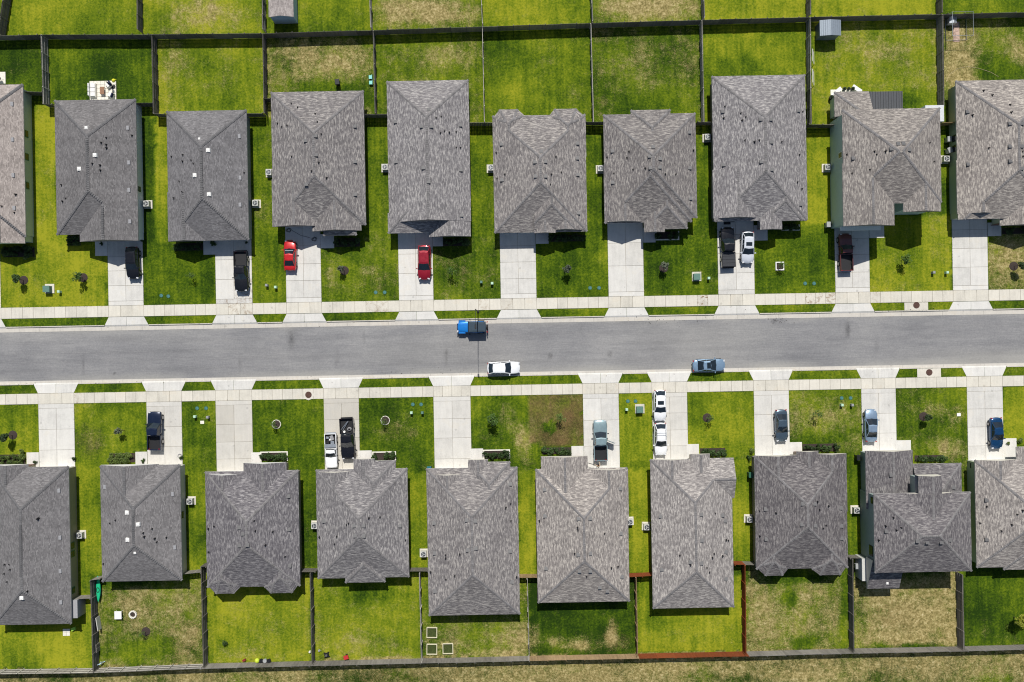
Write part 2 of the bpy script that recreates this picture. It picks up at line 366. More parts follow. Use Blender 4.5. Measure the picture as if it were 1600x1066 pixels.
YARDS += [(xa_, ya_, xb_, 1300, .20, .62) for xa_, xb_, ya_ in ((-200, 150, 1047), (150, 320, 1041), (320, 488, 1036), (488, 659, 1032), (659, 827, 1028), (827, 996, 1024), (996, 1165, 1020), (1165, 1334, 1016), (1334, 1502, 1013), (1502, 1900, 1009))]
BLOBS = [ # x,y,rx,ry px, dyel, ddry, ddirt
 (320,20,55,28,.1,.45,0),(660,14,60,22,0,.5,0),(615,22,25,30,-.1,.3,0),(1010,8,75,24,0,.7,0),(690,22,40,16,0,.4,0),
 (500,95,70,38,0,.25,0),(500,140,70,14,-.1,-.5,0),(560,150,28,18,-.2,-.6,0),(430,80,12,70,0,-.1,0),(265,110,25,60,0,.2,0),(335,165,40,14,-.15,-.5,0),(160,110,60,30,-.08,0,0),
 (700,85,45,24,0,.32,0),(900,145,14,14,0,.3,0),(800,160,60,30,.15,-.1,0),(1010,165,55,20,-.1,-.4,0),(1010,115,60,40,0,.1,0),
 (1360,80,70,36,0,.25,0),(1330,100,26,18,-.2,-.3,0),(1400,160,60,16,-.25,-.4,0),(1500,90,36,50,0,.55,0),(1560,110,34,26,-.15,-.5,0),(1595,90,24,24,0,.35,0),(1500,125,45,14,.1,.3,0),
 (60,330,18,120,.1,.1,0),(250,300,8,170,.15,0,0),(590,300,12,120,.1,0,0),(750,330,8,120,.1,0,0),
 (518,435,10,40,.05,.3,0),(575,425,30,20,0,.2,0),(640,430,20,45,0,.1,0),(720,420,35,18,0,.15,0),(1570,400,45,24,.1,.25,0),(1400,440,50,25,.15,.1,0),(1530,700,20,12,0,.3,0),
 (140,690,20,24,-.1,.3,.25),(820,700,14,30,.1,.35,0),(795,640,14,16,0,.4,0),(810,680,22,24,.1,.3,0),(757,676,10,12,0,.3,0),
 (620,675,34,14,0,.25,.1),(1290,650,44,20,0,.22,0),(1260,690,45,12,-.2,-.3,0),(1460,640,30,14,0,.3,0),(1475,695,16,14,.1,.35,0),(1490,705,25,20,0,.3,0),
 (230,940,70,26,-.1,.25,0),(290,1000,34,40,-.1,.25,.1),(230,1015,60,20,.15,-.3,0),(190,905,70,10,-.25,-.7,0),(280,1040,40,4,0,.5,0),
 (390,1020,60,18,-.1,.28,0),(330,990,12,40,-.2,-.2,0),(350,1002,12,12,-.3,-.4,0),(570,1000,70,26,-.1,.18,0),(600,1030,55,4,0,.6,0),(590,930,60,20,-.2,-.2,0),
 (800,1000,28,26,.1,.55,0),(700,995,26,40,0,.1,0),(780,1022,50,6,0,.5,0),(905,1008,34,12,.2,.75,0),(955,990,9,26,.2,.75,.2),(975,1000,18,16,0,.45,.1),(838,1000,8,22,.2,.5,0),(865,1002,14,14,.1,.5,0),
 (1030,970,22,20,-.25,0,0),(1090,990,50,18,0,.14,0),(1235,930,10,16,-.2,-.7,0),(1240,900,60,12,-.3,-.6,0),(1255,1005,20,10,-.2,-.7,0),(1320,950,8,60,.05,-.5,0),(1190,960,24,50,0,.25,0),
 (1415,890,70,14,-.3,-.8,0),(1415,1010,75,5,-.1,-.6,0),(1445,965,16,14,.3,.25,0),(1400,965,40,24,-.1,.05,.15),(1345,945,10,60,0,-.35,0),(1540,990,50,20,.1,.15,0),
 (1400,470,5,5,0,0,0),(545,1060,40,16,-.1,-.3,0),(80,1060,50,14,-.1,-.2,0),(900,1060,120,10,.1,.15,.1),(1150,1060,60,8,0,-.35,0),(1250,1056,80,10,.1,.2,0),(1370,1060,15,12,-.2,-.5,0),(620,1060,60,14,0,-.2,.15),(1540,1060,60,14,.1,-.1,.0),
 (1290,410,8,60,.1,.1,0),(1100,470,8,6,0,0,.5),(30,450,30,30,.08,.08,0)]
def frange(a, b, s):
    n = max(1, int(round((b - a) / s))); return [a + (b - a) * i / n for i in range(n + 1)]
def build_ground():
    xs = [-900, -500, -300, -180, -120] + frange(-86, 86, 0.5) + [120, 180, 300, 500, 900]
    ys = [-900, -500, -300, -160, -95] + frange(-62, -5.20, 0.5) + [-5.06, -5.00] + frange(-4.6, 2.9, 1.5) + [3.30, 3.36] + frange(3.5, 62, 0.5) + [95, 160, 300, 500, 900]
    nx, ny = len(xs), len(ys); V = []; dry = []; yel = []; dirt = []
    yr = [tuple((x0, y0, x1, y1)) + (a, b) for x0, y0, x1, y1, a, b in YARDS]
    ct, st = math.cos(TH), math.sin(TH)
    for y in ys:
        z = -0.35 if -5.03 < y < 3.33 else 0.0
        for x in xs:
            V.append((x, y, z + (0.012 * noise.noise((x * .4, y * .4, 0)) - 0.012 if z == 0 else 0)))
            u = x * ct - y * st; v = x * st + y * ct
            px = 800 + u * S; py = 533 - v * S
            a, b, d = .48, .25, 0.0
            jx = px + 3.0 * noise.noise((x * .7, y * .7, 3.1)); jy = py + 3.0 * noise.noise((x * .7, y * .7, 9.1))
            for x0, y0, x1, y1, aa, bb in yr:
                if x0 <= jx <= x1 and y0 <= jy <= y1: a, b = aa, bb
            if -300 < px < 1900 and -300 < py < 1400:
                for bx, by, rx, ry, da, db, dd in BLOBS:
                    q = ((jx - bx) / rx) ** 2 + ((jy - by) / ry) ** 2
                    if q < 4.0:
                        k = math.exp(-q * 1.1) * (0.85 + 0.6 * noise.noise((x * .5, y * .5, bx)))
                        a += da * k; b += db * k; d += dd * k
            if 826 < jx < 910 and 614 < jy < 694 and not (math.hypot(jx - 860, jy - 668) < 12): d += .52 + .35 * noise.noise((x * .9, y * .9, 5.5)); b += .18; a -= .05
            if -5.2 < y < 3.5: d = max(d, .3)
            a = .45 + (a - .45) * 1.28 + .20 * noise.noise((x * .17, y * .17, 2.7)) - .02
            b += .20 * noise.noise((x * .28, y * .28, 6.1)) + .10 * noise.noise((x * .8, y * .8, 1.1))
            dry.append(max(0, min(1.1, b))); yel.append(max(0, min(.78, a))); dirt.append(max(0, min(1, d)))
    Fc = [(j * nx + i, j * nx + i + 1, (j + 1) * nx + i + 1, (j + 1) * nx + i) for j in range(ny - 1) for i in range(nx - 1)]
    me = bpy.data.meshes.new('ground'); me.from_pydata(V, [], Fc)
    for nm, arr in (('dry', dry), ('yel', yel), ('dirt', dirt)):
        at = me.attributes.new(nm, 'FLOAT', 'POINT'); at.data.foreach_set('value', arr)
    ob('ground', me, M_GROUND, kind='structure')
build_ground()

def build_road():
    xs = [-900, -400, -200, -120] + frange(-90, 90, 0.3) + [120, 200, 400, 900]; ys = frange(YS['gb'] - .05, YS['gt'] + .05, 0.3)
    ST = [(455,530,5,14,.8),(455,520,9,8,.4),(697,552,3,6,.9),(697,560,1.5,14,.7),(1325,515,3.5,11,1.0),(129,572,1.2,13,.7),(375,567,1.2,12,.7),(526,562,1.2,13,.6),(568,528,1.4,10,.4),(178,584,1.5,1.5,1),(1210,502,3,3,.9),(1224,498,2,2,.8),(860,556,3,5,.9),(953,553,3,4,.9),(1370,540,1.3,16,.4),(190,530,30,4,.25),(1000,505,60,5,.3),(1120,548,1.4,10,.4),(640,565,24,5,.2),(910,510,1.4,10,.4)]
    V = []; stn = []; sand = []
    for y in ys:
        for x in xs:
            V.append((x, y, -0.125 + 0.05 * (1 - ((y + 0.98) / 3.6) ** 2)))
            u = x * math.cos(TH) - y * math.sin(TH); v = x * math.sin(TH) + y * math.cos(TH)
            px, py = 800 + u * S, 533 - v * S; s = 0.0
            for bx, by, rx, ry, k in ST:
                q = ((px - bx) / max(rx, 1.7)) ** 2 + ((py - by) / max(ry, 1.7)) ** 2
                if q < 5: s = max(s, k * math.exp(-q))
            stn.append(s)
            e = max(0, 1 - (y - YS['gb']) / 1.1) * (0.35 + 0.9 * noise.noise((x * .12, 2.2, 0))) + max(0, 1 - (YS['gt'] - y) / .7) * (0.1 + 0.6 * noise.noise((x * .2, 7.2, 0)))
            e += 0.45 * sstep(66, 80, px / 20.0) * sstep(536, 560, py)
            e += .42 * max(0, noise.noise((x * .035, y * .16, 1.3)) + .08)
            lane = min(abs(y - 1.0), abs(y + .55), abs(y + 1.7), abs(y + 3.1))
            stn[-1] = max(stn[-1], .26 * max(0, 1 - lane / .38) * (.5 + .8 * noise.noise((x * .05, y, 4.4))))
            sand.append(max(0, min(.65, e)))
    nx, ny = len(xs), len(ys)
    Fc = [(j * nx + i, j * nx + i + 1, (j + 1) * nx + i + 1, (j + 1) * nx + i) for j in range(ny - 1) for i in range(nx - 1)]
    me = bpy.data.meshes.new('road'); me.from_pydata(V, [], Fc)
    for nm, arr in (('stain', stn), ('sand', sand)):
        at = me.attributes.new(nm, 'FLOAT', 'POINT'); at.data.foreach_set('value', arr)
    ob('road', me, M_ROAD, kind='structure')
build_road()

UNIT = MB().box((0, 0, 0), (1, 1, 1)).mesh('unit_slab')
# slab with a small chamfer so that its edge catches light
def chamfer_slab():
    m = MB(); z0, z1 = -0.5, 0.5
    def rect(h, z): return [(-h, -h, z), (h, -h, z), (h, h, z), (-h, h, z)]
    a, b, c = rect(0.5, z0), rect(0.5, 0.30), rect(0.494, z1)
    for lo, hi in ((a, b), (b, c)):
        for i in range(4):
            j = (i + 1) % 4; m.face([lo[i], lo[j], hi[j], hi[i]])
    m.face(c); return m.mesh('slab')
SLAB = {}
def slab_obj(parent, x0, y0, x1, y1, ztop, mat, gap=0.035, th=0.09, stain=0.0, name='slab'):
    key = mat.name
    if key not in SLAB:
        me = chamfer_slab(); me.materials.append(mat); SLAB[key] = me
    o = bpy.data.objects.new(name, SLAB[key]); col.objects.link(o); o.parent = parent
    o.location = ((x0 + x1) / 2, (y0 + y1) / 2, ztop - th / 2 + random.uniform(-.004, .004))
    o.scale = (abs(x1 - x0) - gap, abs(y1 - y0) - gap, th)
    o['stain'] = stain
    return o

def sidewalk(row):
    y0, y1 = (YS['wt1'], YS['wt0']) if row == 'upper' else (YS['wb1'], YS['wb0'])
    base = MB().box((0, (y0 + y1) / 2, -0.02), (190, y1 - y0 - .01, 0.07)).build('sidewalk', M_JOINT, kind='structure')
    D = DT if row == 'upper' else DB
    edges = []
    cuts = sorted([xp(d[0], d[2]) for d in D] + [xp(d[1], d[2]) for d in D])
    cuts = [-93.0] + cuts + [93.0]
    stains = {'upper': [(590, .8), (605, .7), (755, .6), (765, .5), (1102, 2.2), (1270, 1.2), (1290, 1.3), (1303, 1.1), (375, 1.0), (385, .8), (1365, .6), (795, .5)], 'lower': [(117, .9), (960, .4)]}[row]
    for a, b in zip(cuts[:-1], cuts[1:]):
        n = max(1, int(round((b - a) / 1.53)))
        for i in range(n):
            xa, xb = a + (b - a) * i / n, a + (b - a) * (i + 1) / n
            cpx = 800 + (xa + xb) / 2 * S
            stv = 0.0
            for sx, k in stains:
                if abs(cpx - sx) < 9: stv = max(stv, k)
            slab_obj(base, xa, y0, xb, y1, 0.05, M_WALK, stain=stv)
    return base
SWU, SWL = sidewalk('upper'), sidewalk('lower')

def driveway(row, i, d):
    x0, x1, yr, yend = d; xa, xb = xp(x0, yr), xp(x1, yr); mid = (x0 + x1) / 2
    ye = P(mid, yend).y
    up = row == 'upper'
    ys = YS['wt0'] if up else YS['wb1']; s = 1 if up else -1
    L = abs(ye - ys)
    base = MB().box(((xa + xb) / 2, (ys + ye) / 2, -0.02), (xb - xa - .01, L + .5, 0.07)).build('driveway', M_JOINT, kind='structure')
    y = ys; rows = [0.65]
    rest = L + .35 - .65; n = max(2, int(round(rest / random.uniform(2.5, 3.4)))); rows += [rest / n * random.uniform(.9, 1.1) for _ in range(n)]
    k = sum(rows[1:]) / rest; rows = [rows[0]] + [r / k for r in rows[1:]]
    stv = 1.0 if (row, i) == ('upper', 2) else 0.0
    for q, r in enumerate(rows):
        cols = [(xa, (xa + xb) / 2), ((xa + xb) / 2, xb)] if q else [(xa, xb)]
        for c, (a, b) in enumerate(cols):
            o_ = slab_obj(base, a, y, b, y + s * r, 0.045, M_DRIVE, gap=0.035, stain=(stv if q < 2 and (c or not q) else 0.0))
            o_['tone'] = {('lower', 1): .5, ('lower', 2): 1.0, ('lower', 3): 1.25, ('lower', 4): .4, ('upper', 6): .2, ('lower', 6): .4, ('lower', 7): .3}.get((row, i), .1) * (.7 + .6 * random.random())
        y += s * r
    # apron between walk and kerb, flaring out towards the street
    y0 = YS['wt1'] if up else YS['wb0']; yk = YS['kft'] if up else YS['kfb']
    fl = 0.66; ykb = YS['kbt'] if up else YS['kbb']; yg = yk - s * .05
    for (a, b, fa, fb) in ((xa, (xa + xb) / 2 - .015, fl, 0), ((xa + xb) / 2 + .015, xb, 0, fl)):
        rows_ = [(a, b, y0 - s * .03, .046), (a - fa * .9, b + fb * .9, ykb, .012), (a - fa, b + fb, yg, -.098)]
        m2 = MB()
        for (a0, b0, q0, z0), (a1, b1, q1, z1) in zip(rows_[:-1], rows_[1:]):
            t = [(a1, q1, z1), (b1, q1, z1), (b0, q0, z0), (a0, q0, z0)]
            m2.face(t if up else t[::-1])
            for (p_, r_) in ((t[0], t[3]), (t[1], t[2])): m2.face([(p_[0], p_[1], -.2), (r_[0], r_[1], -.2), r_, p_])
        ob('apron', m2.mesh('apron'), M_DRIVE, base)
    return base
for i, d in enumerate(DT): driveway('upper', i, d)
for i, d in enumerate(DB): driveway('lower', i, d)

# kerb and gutter
def kerbs(row):
    up = row == 'upper'; D = DT if up else DB
    kb, kf = (YS['kbt'], YS['kft']) if up else (YS['kbb'], YS['kfb']); g = YS['gt'] if up else YS['gb']
    gm = MB(); ya, yb = sorted((kf, g))
    x = -93.0
    while x < 93:
        gm.box((x + 1.5, (ya + yb) / 2, -.14), (2.985, yb - ya, 0.06 + .004)); x += 3.0
    gm.build('gutter', M_GUT, kind='structure')
    km = MB(); cuts = []
    for d in D:
        cuts.append((xp(d[0], d[2]) - .66, xp(d[1], d[2]) + .66))
    cuts.sort(); x = -93.0
    ya, yb = sorted((kb, kf))
    for a, b in cuts + [(93, 93)]:
        t = x
        while t < a - .01:
            e = min(a, t + 3.0)
            z1 = .04
            lo = [(t + .006, ya, -.16), (e - .006, ya, -.16), (e - .006, yb, -.16), (t + .006, yb, -.16)]
            sh = .03
            if up: hi = [(t + .006, ya + sh, z1), (e - .006, ya + sh, z1), (e - .006, yb, z1), (t + .006, yb, z1)]
            else: hi = [(t + .006, ya, z1), (e - .006, ya, z1), (e - .006, yb - sh, z1), (t + .006, yb - sh, z1)]
            km.face(hi)
            for q in range(4):
                j = (q + 1) % 4; km.face([lo[q], lo[j], hi[j], hi[q]])
            t = e
        x = b
    km.build('kerb', M_GUT, kind='structure')
kerbs('upper'); kerbs('lower')
for px0, px1, row in ((1413, 1450, 'upper'), (1433, 1470, 'lower')):
    up = row == 'upper'
    y0, y1 = (YS['kbt'] + .02, YS['wt1'] - .02) if up else (YS['wb0'] + .02, YS['kbb'] - .02)
    py = 478 if up else 582
    o = MB().box(((xp(px0, py) + xp(px1, py)) / 2, (y0 + y1) / 2, -.005), (xp(px1, py) - xp(px0, py), abs(y1 - y0), 0.08)).build('inlet_pavement', M_WALK, kind='structure')
    o['stain'] = 0.0

# front walk pads
def pad(x0, y0, x1, y1, z=0.06, name='front_walk', mat=None):
    a, b = P(x0, y1), P(x1, y0); ym = P((x0 + x1) / 2, y0).y; yn = P((x0 + x1) / 2, y1).y
    o = MB().box(((a.x + b.x) / 2, (ym + yn) / 2, z / 2 - .03), (abs(b.x - a.x) - .03, abs(ym - yn), z + .06)).build(name, mat or M_DRIVE, kind='structure')
    o['stain'] = 0.0
    return o
for q in [(149,372,168,400),(318,372,337,398),(501,366,522,388),(676,366,692,385),(837,358,857,381),(1005,356,1024,379),(1178,352,1199,376),(1358,346,1381,372),(1543,348,1564,369),
          (42,707,61,732),(212,706,230,730),(393,707,409,726),(560,704,581,724),(735,701,755,722),(893,697,912,718),(1073,694,1092,716),(1232,691,1253,710),(1399,688,1423,708),(1566,685,1588,720)]:
    pad(*q)

# ------------------------------------------------------------------ houses
PITCH = 5.0 / 12.0
def clip_poly(poly, f):
    out = []; n = len(poly)
    for i in range(n):
        p, q = poly[i], poly[(i + 1) % n]; fp, fq = f(p), f(q)
        if fp >= -1e-9: out.append(p)
        if (fp > 1e-9 and fq < -1e-9) or (fp < -1e-9 and fq > 1e-9):
            t = fp / (fp - fq); out.append((p[0] + (q[0] - p[0]) * t, p[1] + (q[1] - p[1]) * t))
    res = []
    for p in out:
        if not res or (abs(p[0] - res[-1][0]) + abs(p[1] - res[-1][1])) > 1e-6: res.append(p)
    if len(res) > 1 and abs(res[0][0] - res[-1][0]) + abs(res[0][1] - res[-1][1]) < 1e-6: res.pop()
    return res

class Block:
    """convex footprint with slope planes; roof height is the lowest plane"""
    def __init__(s, x0, y0, x1, y1, N='e', S='e', E='e', W='e', z=2.70, poly=None, planes=None, dz=0.0, wall=True):
        cx, cy = (x0 + x1) / 2, (y0 + y1) / 2; k = (H - z) / F
        c = P(cx, cy, z); s.z = z + dz; s.wall = wall
        def wx(px): return c.x + (px - cx) * k
        def wy(py): return c.y - (py - cy) * k
        s.x0, s.x1, s.y0, s.y1 = wx(x0), wx(x1), wy(y1), wy(y0)
        if poly: s.poly = [(wx(a), wy(b)) for a, b in poly]
        else: s.poly = [(s.x0, s.y0), (s.x1, s.y0), (s.x1, s.y1), (s.x0, s.y1)]
        area = sum(s.poly[i][0] * s.poly[(i + 1) % len(s.poly)][1] - s.poly[(i + 1) % len(s.poly)][0] * s.poly[i][1] for i in range(len(s.poly)))
        if area < 0: s.poly = s.poly[::-1]
        s.pl = []
        for key, v in (('W', W), ('E', E), ('N', N), ('S', S)):
            if v is None: continue
            if key == 'W': s.pl.append((s.x0 if v == 'e' else wx(v), 0, 1, 0))
            if key == 'E': s.pl.append((s.x1 if v == 'e' else wx(v), 0, -1, 0))
            if key == 'N': s.pl.append((0, s.y1 if v == 'e' else wy(v), 0, -1))
            if key == 'S': s.pl.append((0, s.y0 if v == 'e' else wy(v), 0, 1))
        for (ax, ay, bx, by) in (planes or []):     # diagonal eave edges
            a = (wx(ax), wy(ay)); b = (wx(bx), wy(by)); dx, dy = b[0] - a[0], b[1] - a[1]; L = math.hypot(dx, dy)
            n = (-dy / L, dx / L); m = (sum(p[0] for p in s.poly) / len(s.poly), sum(p[1] for p in s.poly) / len(s.poly))
            if (m[0] - a[0]) * n[0] + (m[1] - a[1]) * n[1] < 0: n = (-n[0], -n[1])
            s.pl.append((a[0], a[1], n[0], n[1]))
    def hp(s, i, p): x, y, nx, ny = s.pl[i]; return s.z + PITCH * ((p[0] - x) * nx + (p[1] - y) * ny)
    def h(s, p): return min(s.hp(i, p) for i in range(len(s.pl)))
    def inside(s, p, e=1e-6):
        n = len(s.poly)
        for i in range(n):
            a, b = s.poly[i], s.poly[(i + 1) % n]
            if (b[0] - a[0]) * (p[1] - a[1]) - (b[1] - a[1]) * (p[0] - a[0]) < -e: return False
        return True
    def regions(s):
        for i in range(len(s.pl)):
            poly = s.poly
            for j in range(len(s.pl)):
                if j != i: poly = clip_poly(poly, lambda p, i=i, j=j: s.hp(j, p) - s.hp(i, p))
                if len(poly) < 3: break
            if len(poly) >= 3: yield i, poly
    def inset(s, d):
        poly = s.poly; n = len(s.poly); out = poly
        for i in range(n):
            a, b = s.poly[i], s.poly[(i + 1) % n]; L = math.hypot(b[0] - a[0], b[1] - a[1])
            if L < 1e-6: continue
            out = clip_poly(out, lambda p, a=a, b=b, L=L: ((b[0] - a[0]) * (p[1] - a[1]) - (b[1] - a[1]) * (p[0] - a[0])) / L - d)
            if len(out) < 3: return []
        return out

def vent_meshes():
    d = {}
    m = MB().tube((0, 0, -.15), (0, 0, .28), .085, .075, 8); m.tube((0, 0, -.12), (0, 0, .06), .16, .10, 8)
    d['pipe'] = m.mesh('vent_pipe'); d['pipe'].materials.append(M_VENTBLACK)
    m = MB()   # low slant-back vent
    m.face([(-.26, -.24, .20), (.26, -.24, .20), (.26, .26, .02), (-.26, .26, .02)])
    m.face([(-.26, -.24, -.12), (.26, -.24, -.12), (.26, -.24, .20), (-.26, -.24, .20)])
    m.face([(-.26, .26, -.12), (-.26, -.24, -.12), (-.26, -.24, .20), (-.26, .26, .02)])
    m.face([(.26, -.24, -.12), (.26, .26, -.12), (.26, .26, .02), (.26, -.24, .20)])
    d['box'] = m.mesh('roof_vent'); d['box'].materials.append(M_VENTDARK)
    m = MB().box((0, 0, .02), (.60, .60, .26), 0, .86); m.dome((0, 0, .15), .22, .06, 10, 2)
    d['white'] = m.mesh('roof_vent'); d['white'].materials.append(M_WHITE)
    m = MB().box((0, 0, .0), (.46, .62, .14), 0, .92)
    d['pad'] = m.mesh('roof_vent'); d['pad'].materials.append(M_VENTGREY)
    return d
VM = vent_meshes()

def house(row, idx, label, blocks, roofmat, wallmat, vents=None, zoom=(0, 0, 1), ridge_vents=(), windows=(), gable_mat=None, smooth_caps=False, door=None, garage=None):
    up = row == 'upper'
    c = P((blocks[0].x0), 0); A = blocks[0]
    root = empty('house', ((A.x0 + A.x1) / 2, (A.y0 + A.y1) / 2, 0)); tag(root, label, 'house', 'houses along the street')
    ox, oy = root.location.x, root.location.y
    off = Vector((ox, oy, 0))
    for i, b in enumerate(blocks): b.z -= 0.014 * i
    rm, fm, wm, cm = MB(), MB(), MB(), MB(); gabs = []
    def L(p, z): return (p[0] - ox, p[1] - oy, z)
    for bi, b in enumerate(blocks):
        edges = {}
        for i, poly in b.regions():
            x, y, nx, ny = b.pl[i]; k = math.sqrt(1 + PITCH ** 2)
            pts = [L(p, b.hp(i, p)) for p in poly]
            uv = [((p[0] * -ny + p[1] * nx), ((p[0] - x) * nx + (p[1] - y) * ny) * k) for p in poly]
            rm.face(pts, uv)
            n = len(poly)
            for q in range(n):
                a, e = poly[q], poly[(q + 1) % n]
                key = tuple(sorted(((round(a[0], 3), round(a[1], 3)), (round(e[0], 3), round(e[1], 3)))))
                edges.setdefault(key, []).append((i, a, e))
        zb = min([b.z] + [b.h(p) for p in b.poly]) - .19
        for key, lst in edges.items():
            i, a, e = lst[0]
            if len(lst) == 1:
                za, ze = b.hp(i, a), b.hp(i, e)
                gab = max(za, ze) > b.z + .03
                mid = ((a[0] + e[0]) / 2, (a[1] + e[1]) / 2)
                if gab: gabs.append((bi, a, e, [L(a, zb), L(e, zb), L(e, ze), L(a, za)]))
                else: fm.face([L(a, zb), L(e, zb), L(e, ze), L(a, za)], [(0, 0), (1, 0), (1, 1), (0, 1)])
            else:
                # ridge or hip: overlapping cap pieces where it is not buried in another block
                za, ze = b.hp(i, a), b.hp(i, e); va, ve = Vector((a[0], a[1], za)), Vector((e[0], e[1], ze))
                if va.z > ve.z: va, ve = ve, va
                d = ve - va; Ln = d.length
                if Ln < .5: continue
                hd = Vector((d.x, d.y, 0)).normalized(); side = Vector((-hd.y, hd.x, 0)); n = int(Ln / .30) + 1
                hw = .20 if smooth_caps else .17
                for q in range(n):
                    p0, p1 = va + d * (q / n), va + d * min(1.0, (q + 1.12) / n)
                    mid = (p0 + p1) / 2
                    if any(o is not b and o.inside((mid.x, mid.y)) and o.h((mid.x, mid.y)) > mid.z - .03 for o in blocks): continue
                    def row_(p, up_):
                        r = []
                        for sgn in (-1, 0, 1):
                            w_ = p + side * hw * sgn
                            zz = (p.z + .015 if sgn == 0 else b.h((w_.x, w_.y)))
                            r.append(Vector((w_.x - ox, w_.y - oy, min(zz, p.z) + up_)))
                        return r
                    r0, r1 = row_(p0, .095 if smooth_caps else .05), row_(p1, .018)
                    for s_ in (0, 1):
                        cm.face([r0[s_], r0[s_ + 1], r1[s_ + 1], r1[s_]][::1])
                        lo0, lo1 = r0[s_] - Vector((0, 0, .05)), r0[s_ + 1] - Vector((0, 0, .05))
                        cm.face([lo0, lo1, r0[s_ + 1], r0[s_]])
        fm.face([L(p, zb) for p in b.poly][::-1])
        if b.wall:
            ins = b.inset(.42 + .012 * bi)
            if len(ins) >= 3:
                n = len(ins)
                for q in range(n):
                    a, e = ins[q], ins[(q + 1) % n]
                    wm.face([L(a, -.02), L(e, -.02), L(e, zb + .01), L(a, zb + .01)])
    wall = wm.build('wall', wallmat, root)
    roof = rm.build('roof', roofmat, root)
    fm.build('fascia', M_FASCIA, roof)
    sides = {}
    for bi, a, e, f_ in gabs:
        dx, dy = e[0] - a[0], e[1] - a[1]; k_ = (bi, 'v' if abs(dx) < abs(dy) else 'h', round(a[0], 1) if abs(dx) < abs(dy) else round(a[1], 1))
        sides.setdefault(k_, []).append(f_)
    for k_, fl_ in sides.items():
        g_ = MB()
        for f_ in fl_: g_.face(f_, [(0, 0), (1, 0), (1, 1), (0, 1)])
        cen_ = (sum(p[0] for f_ in fl_ for p in f_) / sum(len(f_) for f_ in fl_) + ox, sum(p[1] for f_ in fl_ for p in f_) / sum(len(f_) for f_ in fl_) + oy)
        zt_ = max(p[2] for f_ in fl_ for p in f_)
        if any(o is not blocks[k_[0]] and o.inside(cen_) and o.h(cen_) > zt_ for o in blocks): continue   # buried inside the roof
        ob('gable_end', g_.mesh('gable_end', merge=True), gable_mat or wallmat, roof)
    if cm.f: cm.build('ridge_cap', M_CAPS if smooth_caps else M_CAPT, roof, kind='stuff')
    def hh(p):
        v = [b.h(p) for b in blocks if b.inside(p)]
        return max(v) if v else None
    def at(px, py):
        z = 3.6
        for _ in range(5):
            q = P(px, py, z); z2 = hh((q.x, q.y))
            if z2 is None: return None
            z = z2
        return P(px, py, z)
    zx, zy, zs = zoom
    for kind, lst in (vents or {}).items():
        for v in lst:
            q = at(zx + v[0] / zs, zy + v[1] / zs)
            if q is None: continue
            o = ob('vent_pipe' if kind == 'pipe' else 'roof_vent', VM[kind], None, roof, (q.x - ox, q.y - oy, q.z))
            if len(v) > 2: o.scale = (v[2], v[2], v[2])
            elif kind == 'pipe': s_ = random.uniform(.85, 1.2); o.scale = (s_, s_, s_)
            if kind == 'box': o.rotation_euler = (0, 0, 0)
    for (ax, ay, bx, by) in ridge_vents:
        a, e = at(zx + ax / zs, zy + ay / zs), at(zx + bx / zs, zy + by / zs)
        if a is None or e is None: continue
        m = MB(); d = e - a; n = int(d.length / .32); sd = Vector((-d.y, d.x, 0)).normalized()
        # sit on the true ridge near the reading
        best = max([(hh((a.x + t * .05 + 0, a.y)) or 0, t) for t in range(-14, 15)])
        dx = best[1] * .05
        for q in range(n):
            p = a + d * ((q + .5) / n); zt = hh((p.x + dx, p.y)) or p.z
            m.box((p.x + dx - ox, p.y - oy, zt + .03), (.30, d.length / n * .86, .12))
        m.build('ridge_vent', M_VENTDARK, roof, kind='stuff')
    # windows on the side walls (side, px y, z, w, h, frame material)
    for (side, py, z, ww, hgt, fmats) in windows:
        bA = blocks[0]; cxp = A.x1 if side == 'E' else A.x0
        yv = P(800 + cxp * S, py, z).y
        xw = (A.x1 - .42 + .0) if side == 'E' else (A.x0 + .42)
        s_ = 1 if side == 'E' else -1
        wn = MB().box((xw - ox + s_ * .02, yv - oy, z), (.10, ww + .16, hgt + .16)).build('window', fmats, root)
        MB().box((xw - ox + s_ * .065, yv - oy, z), (.03, ww, hgt)).build('pane', M_GLASS, wn)
        MB().box((xw - ox + s_ * .085, yv - oy, z), (.025, ww, .05)).build('glazing_bar', fmats, wn)
    # garage door, front door, a front window: on the street side
    sg = -1 if up else 1
    def front_y(x):
        best = None
        for bi, b in enumerate(blocks):
            if not b.wall or b.z > 4.5: continue
            ins = b.inset(.42 + .012 * bi)
            if len(ins) < 3: continue
            xs_ = [p[0] for p in ins]; ys_ = [p[1] for p in ins]
            if min(xs_) <= x <= max(xs_):
                yy = min(ys_) if up else max(ys_)
                if best is None or (yy < best if up else yy > best): best = yy
        return best
    D = (DT if up else DB)[idx]; gx = (xp(D[0], D[2]) + xp(D[1], D[2])) / 2
    fy = front_y(gx)
    if fy is not None:
        g = empty('garage_door', (gx - ox, fy - oy + sg * .03, 0)); g.parent = root
        MB().box((0, -sg * .01, 1.1), (4.98, .05, 2.24)).build('frame', M_WHITE, g)
        for q in range(4):
            MB().box((0, sg * .03, .28 + q * .545), (4.8, .05, .53)).build('panel', M_WHITE, g)
    wx_ = xp(D[1], D[2]) + 1.0 if (not (row == 'lower' and idx in (0, 1, 5))) else xp(D[0], D[2]) - 1.0
    if door is not None: wx_ = xp(door, 400 if up else 700)
    fy = front_y(wx_)
    if fy is not None:
        dr = MB().box((wx_ - ox, fy - oy + sg * .03, 1.05), (.98, .07, 2.1)).build('front_door', plain('brown_door', (0.13, 0.06, 0.035), 0.5), root)
        MB().box((wx_ - ox + .36, fy - oy + sg * .085, 1.0), (.05, .05, .12)).build('handle', M_STEEL, dr)
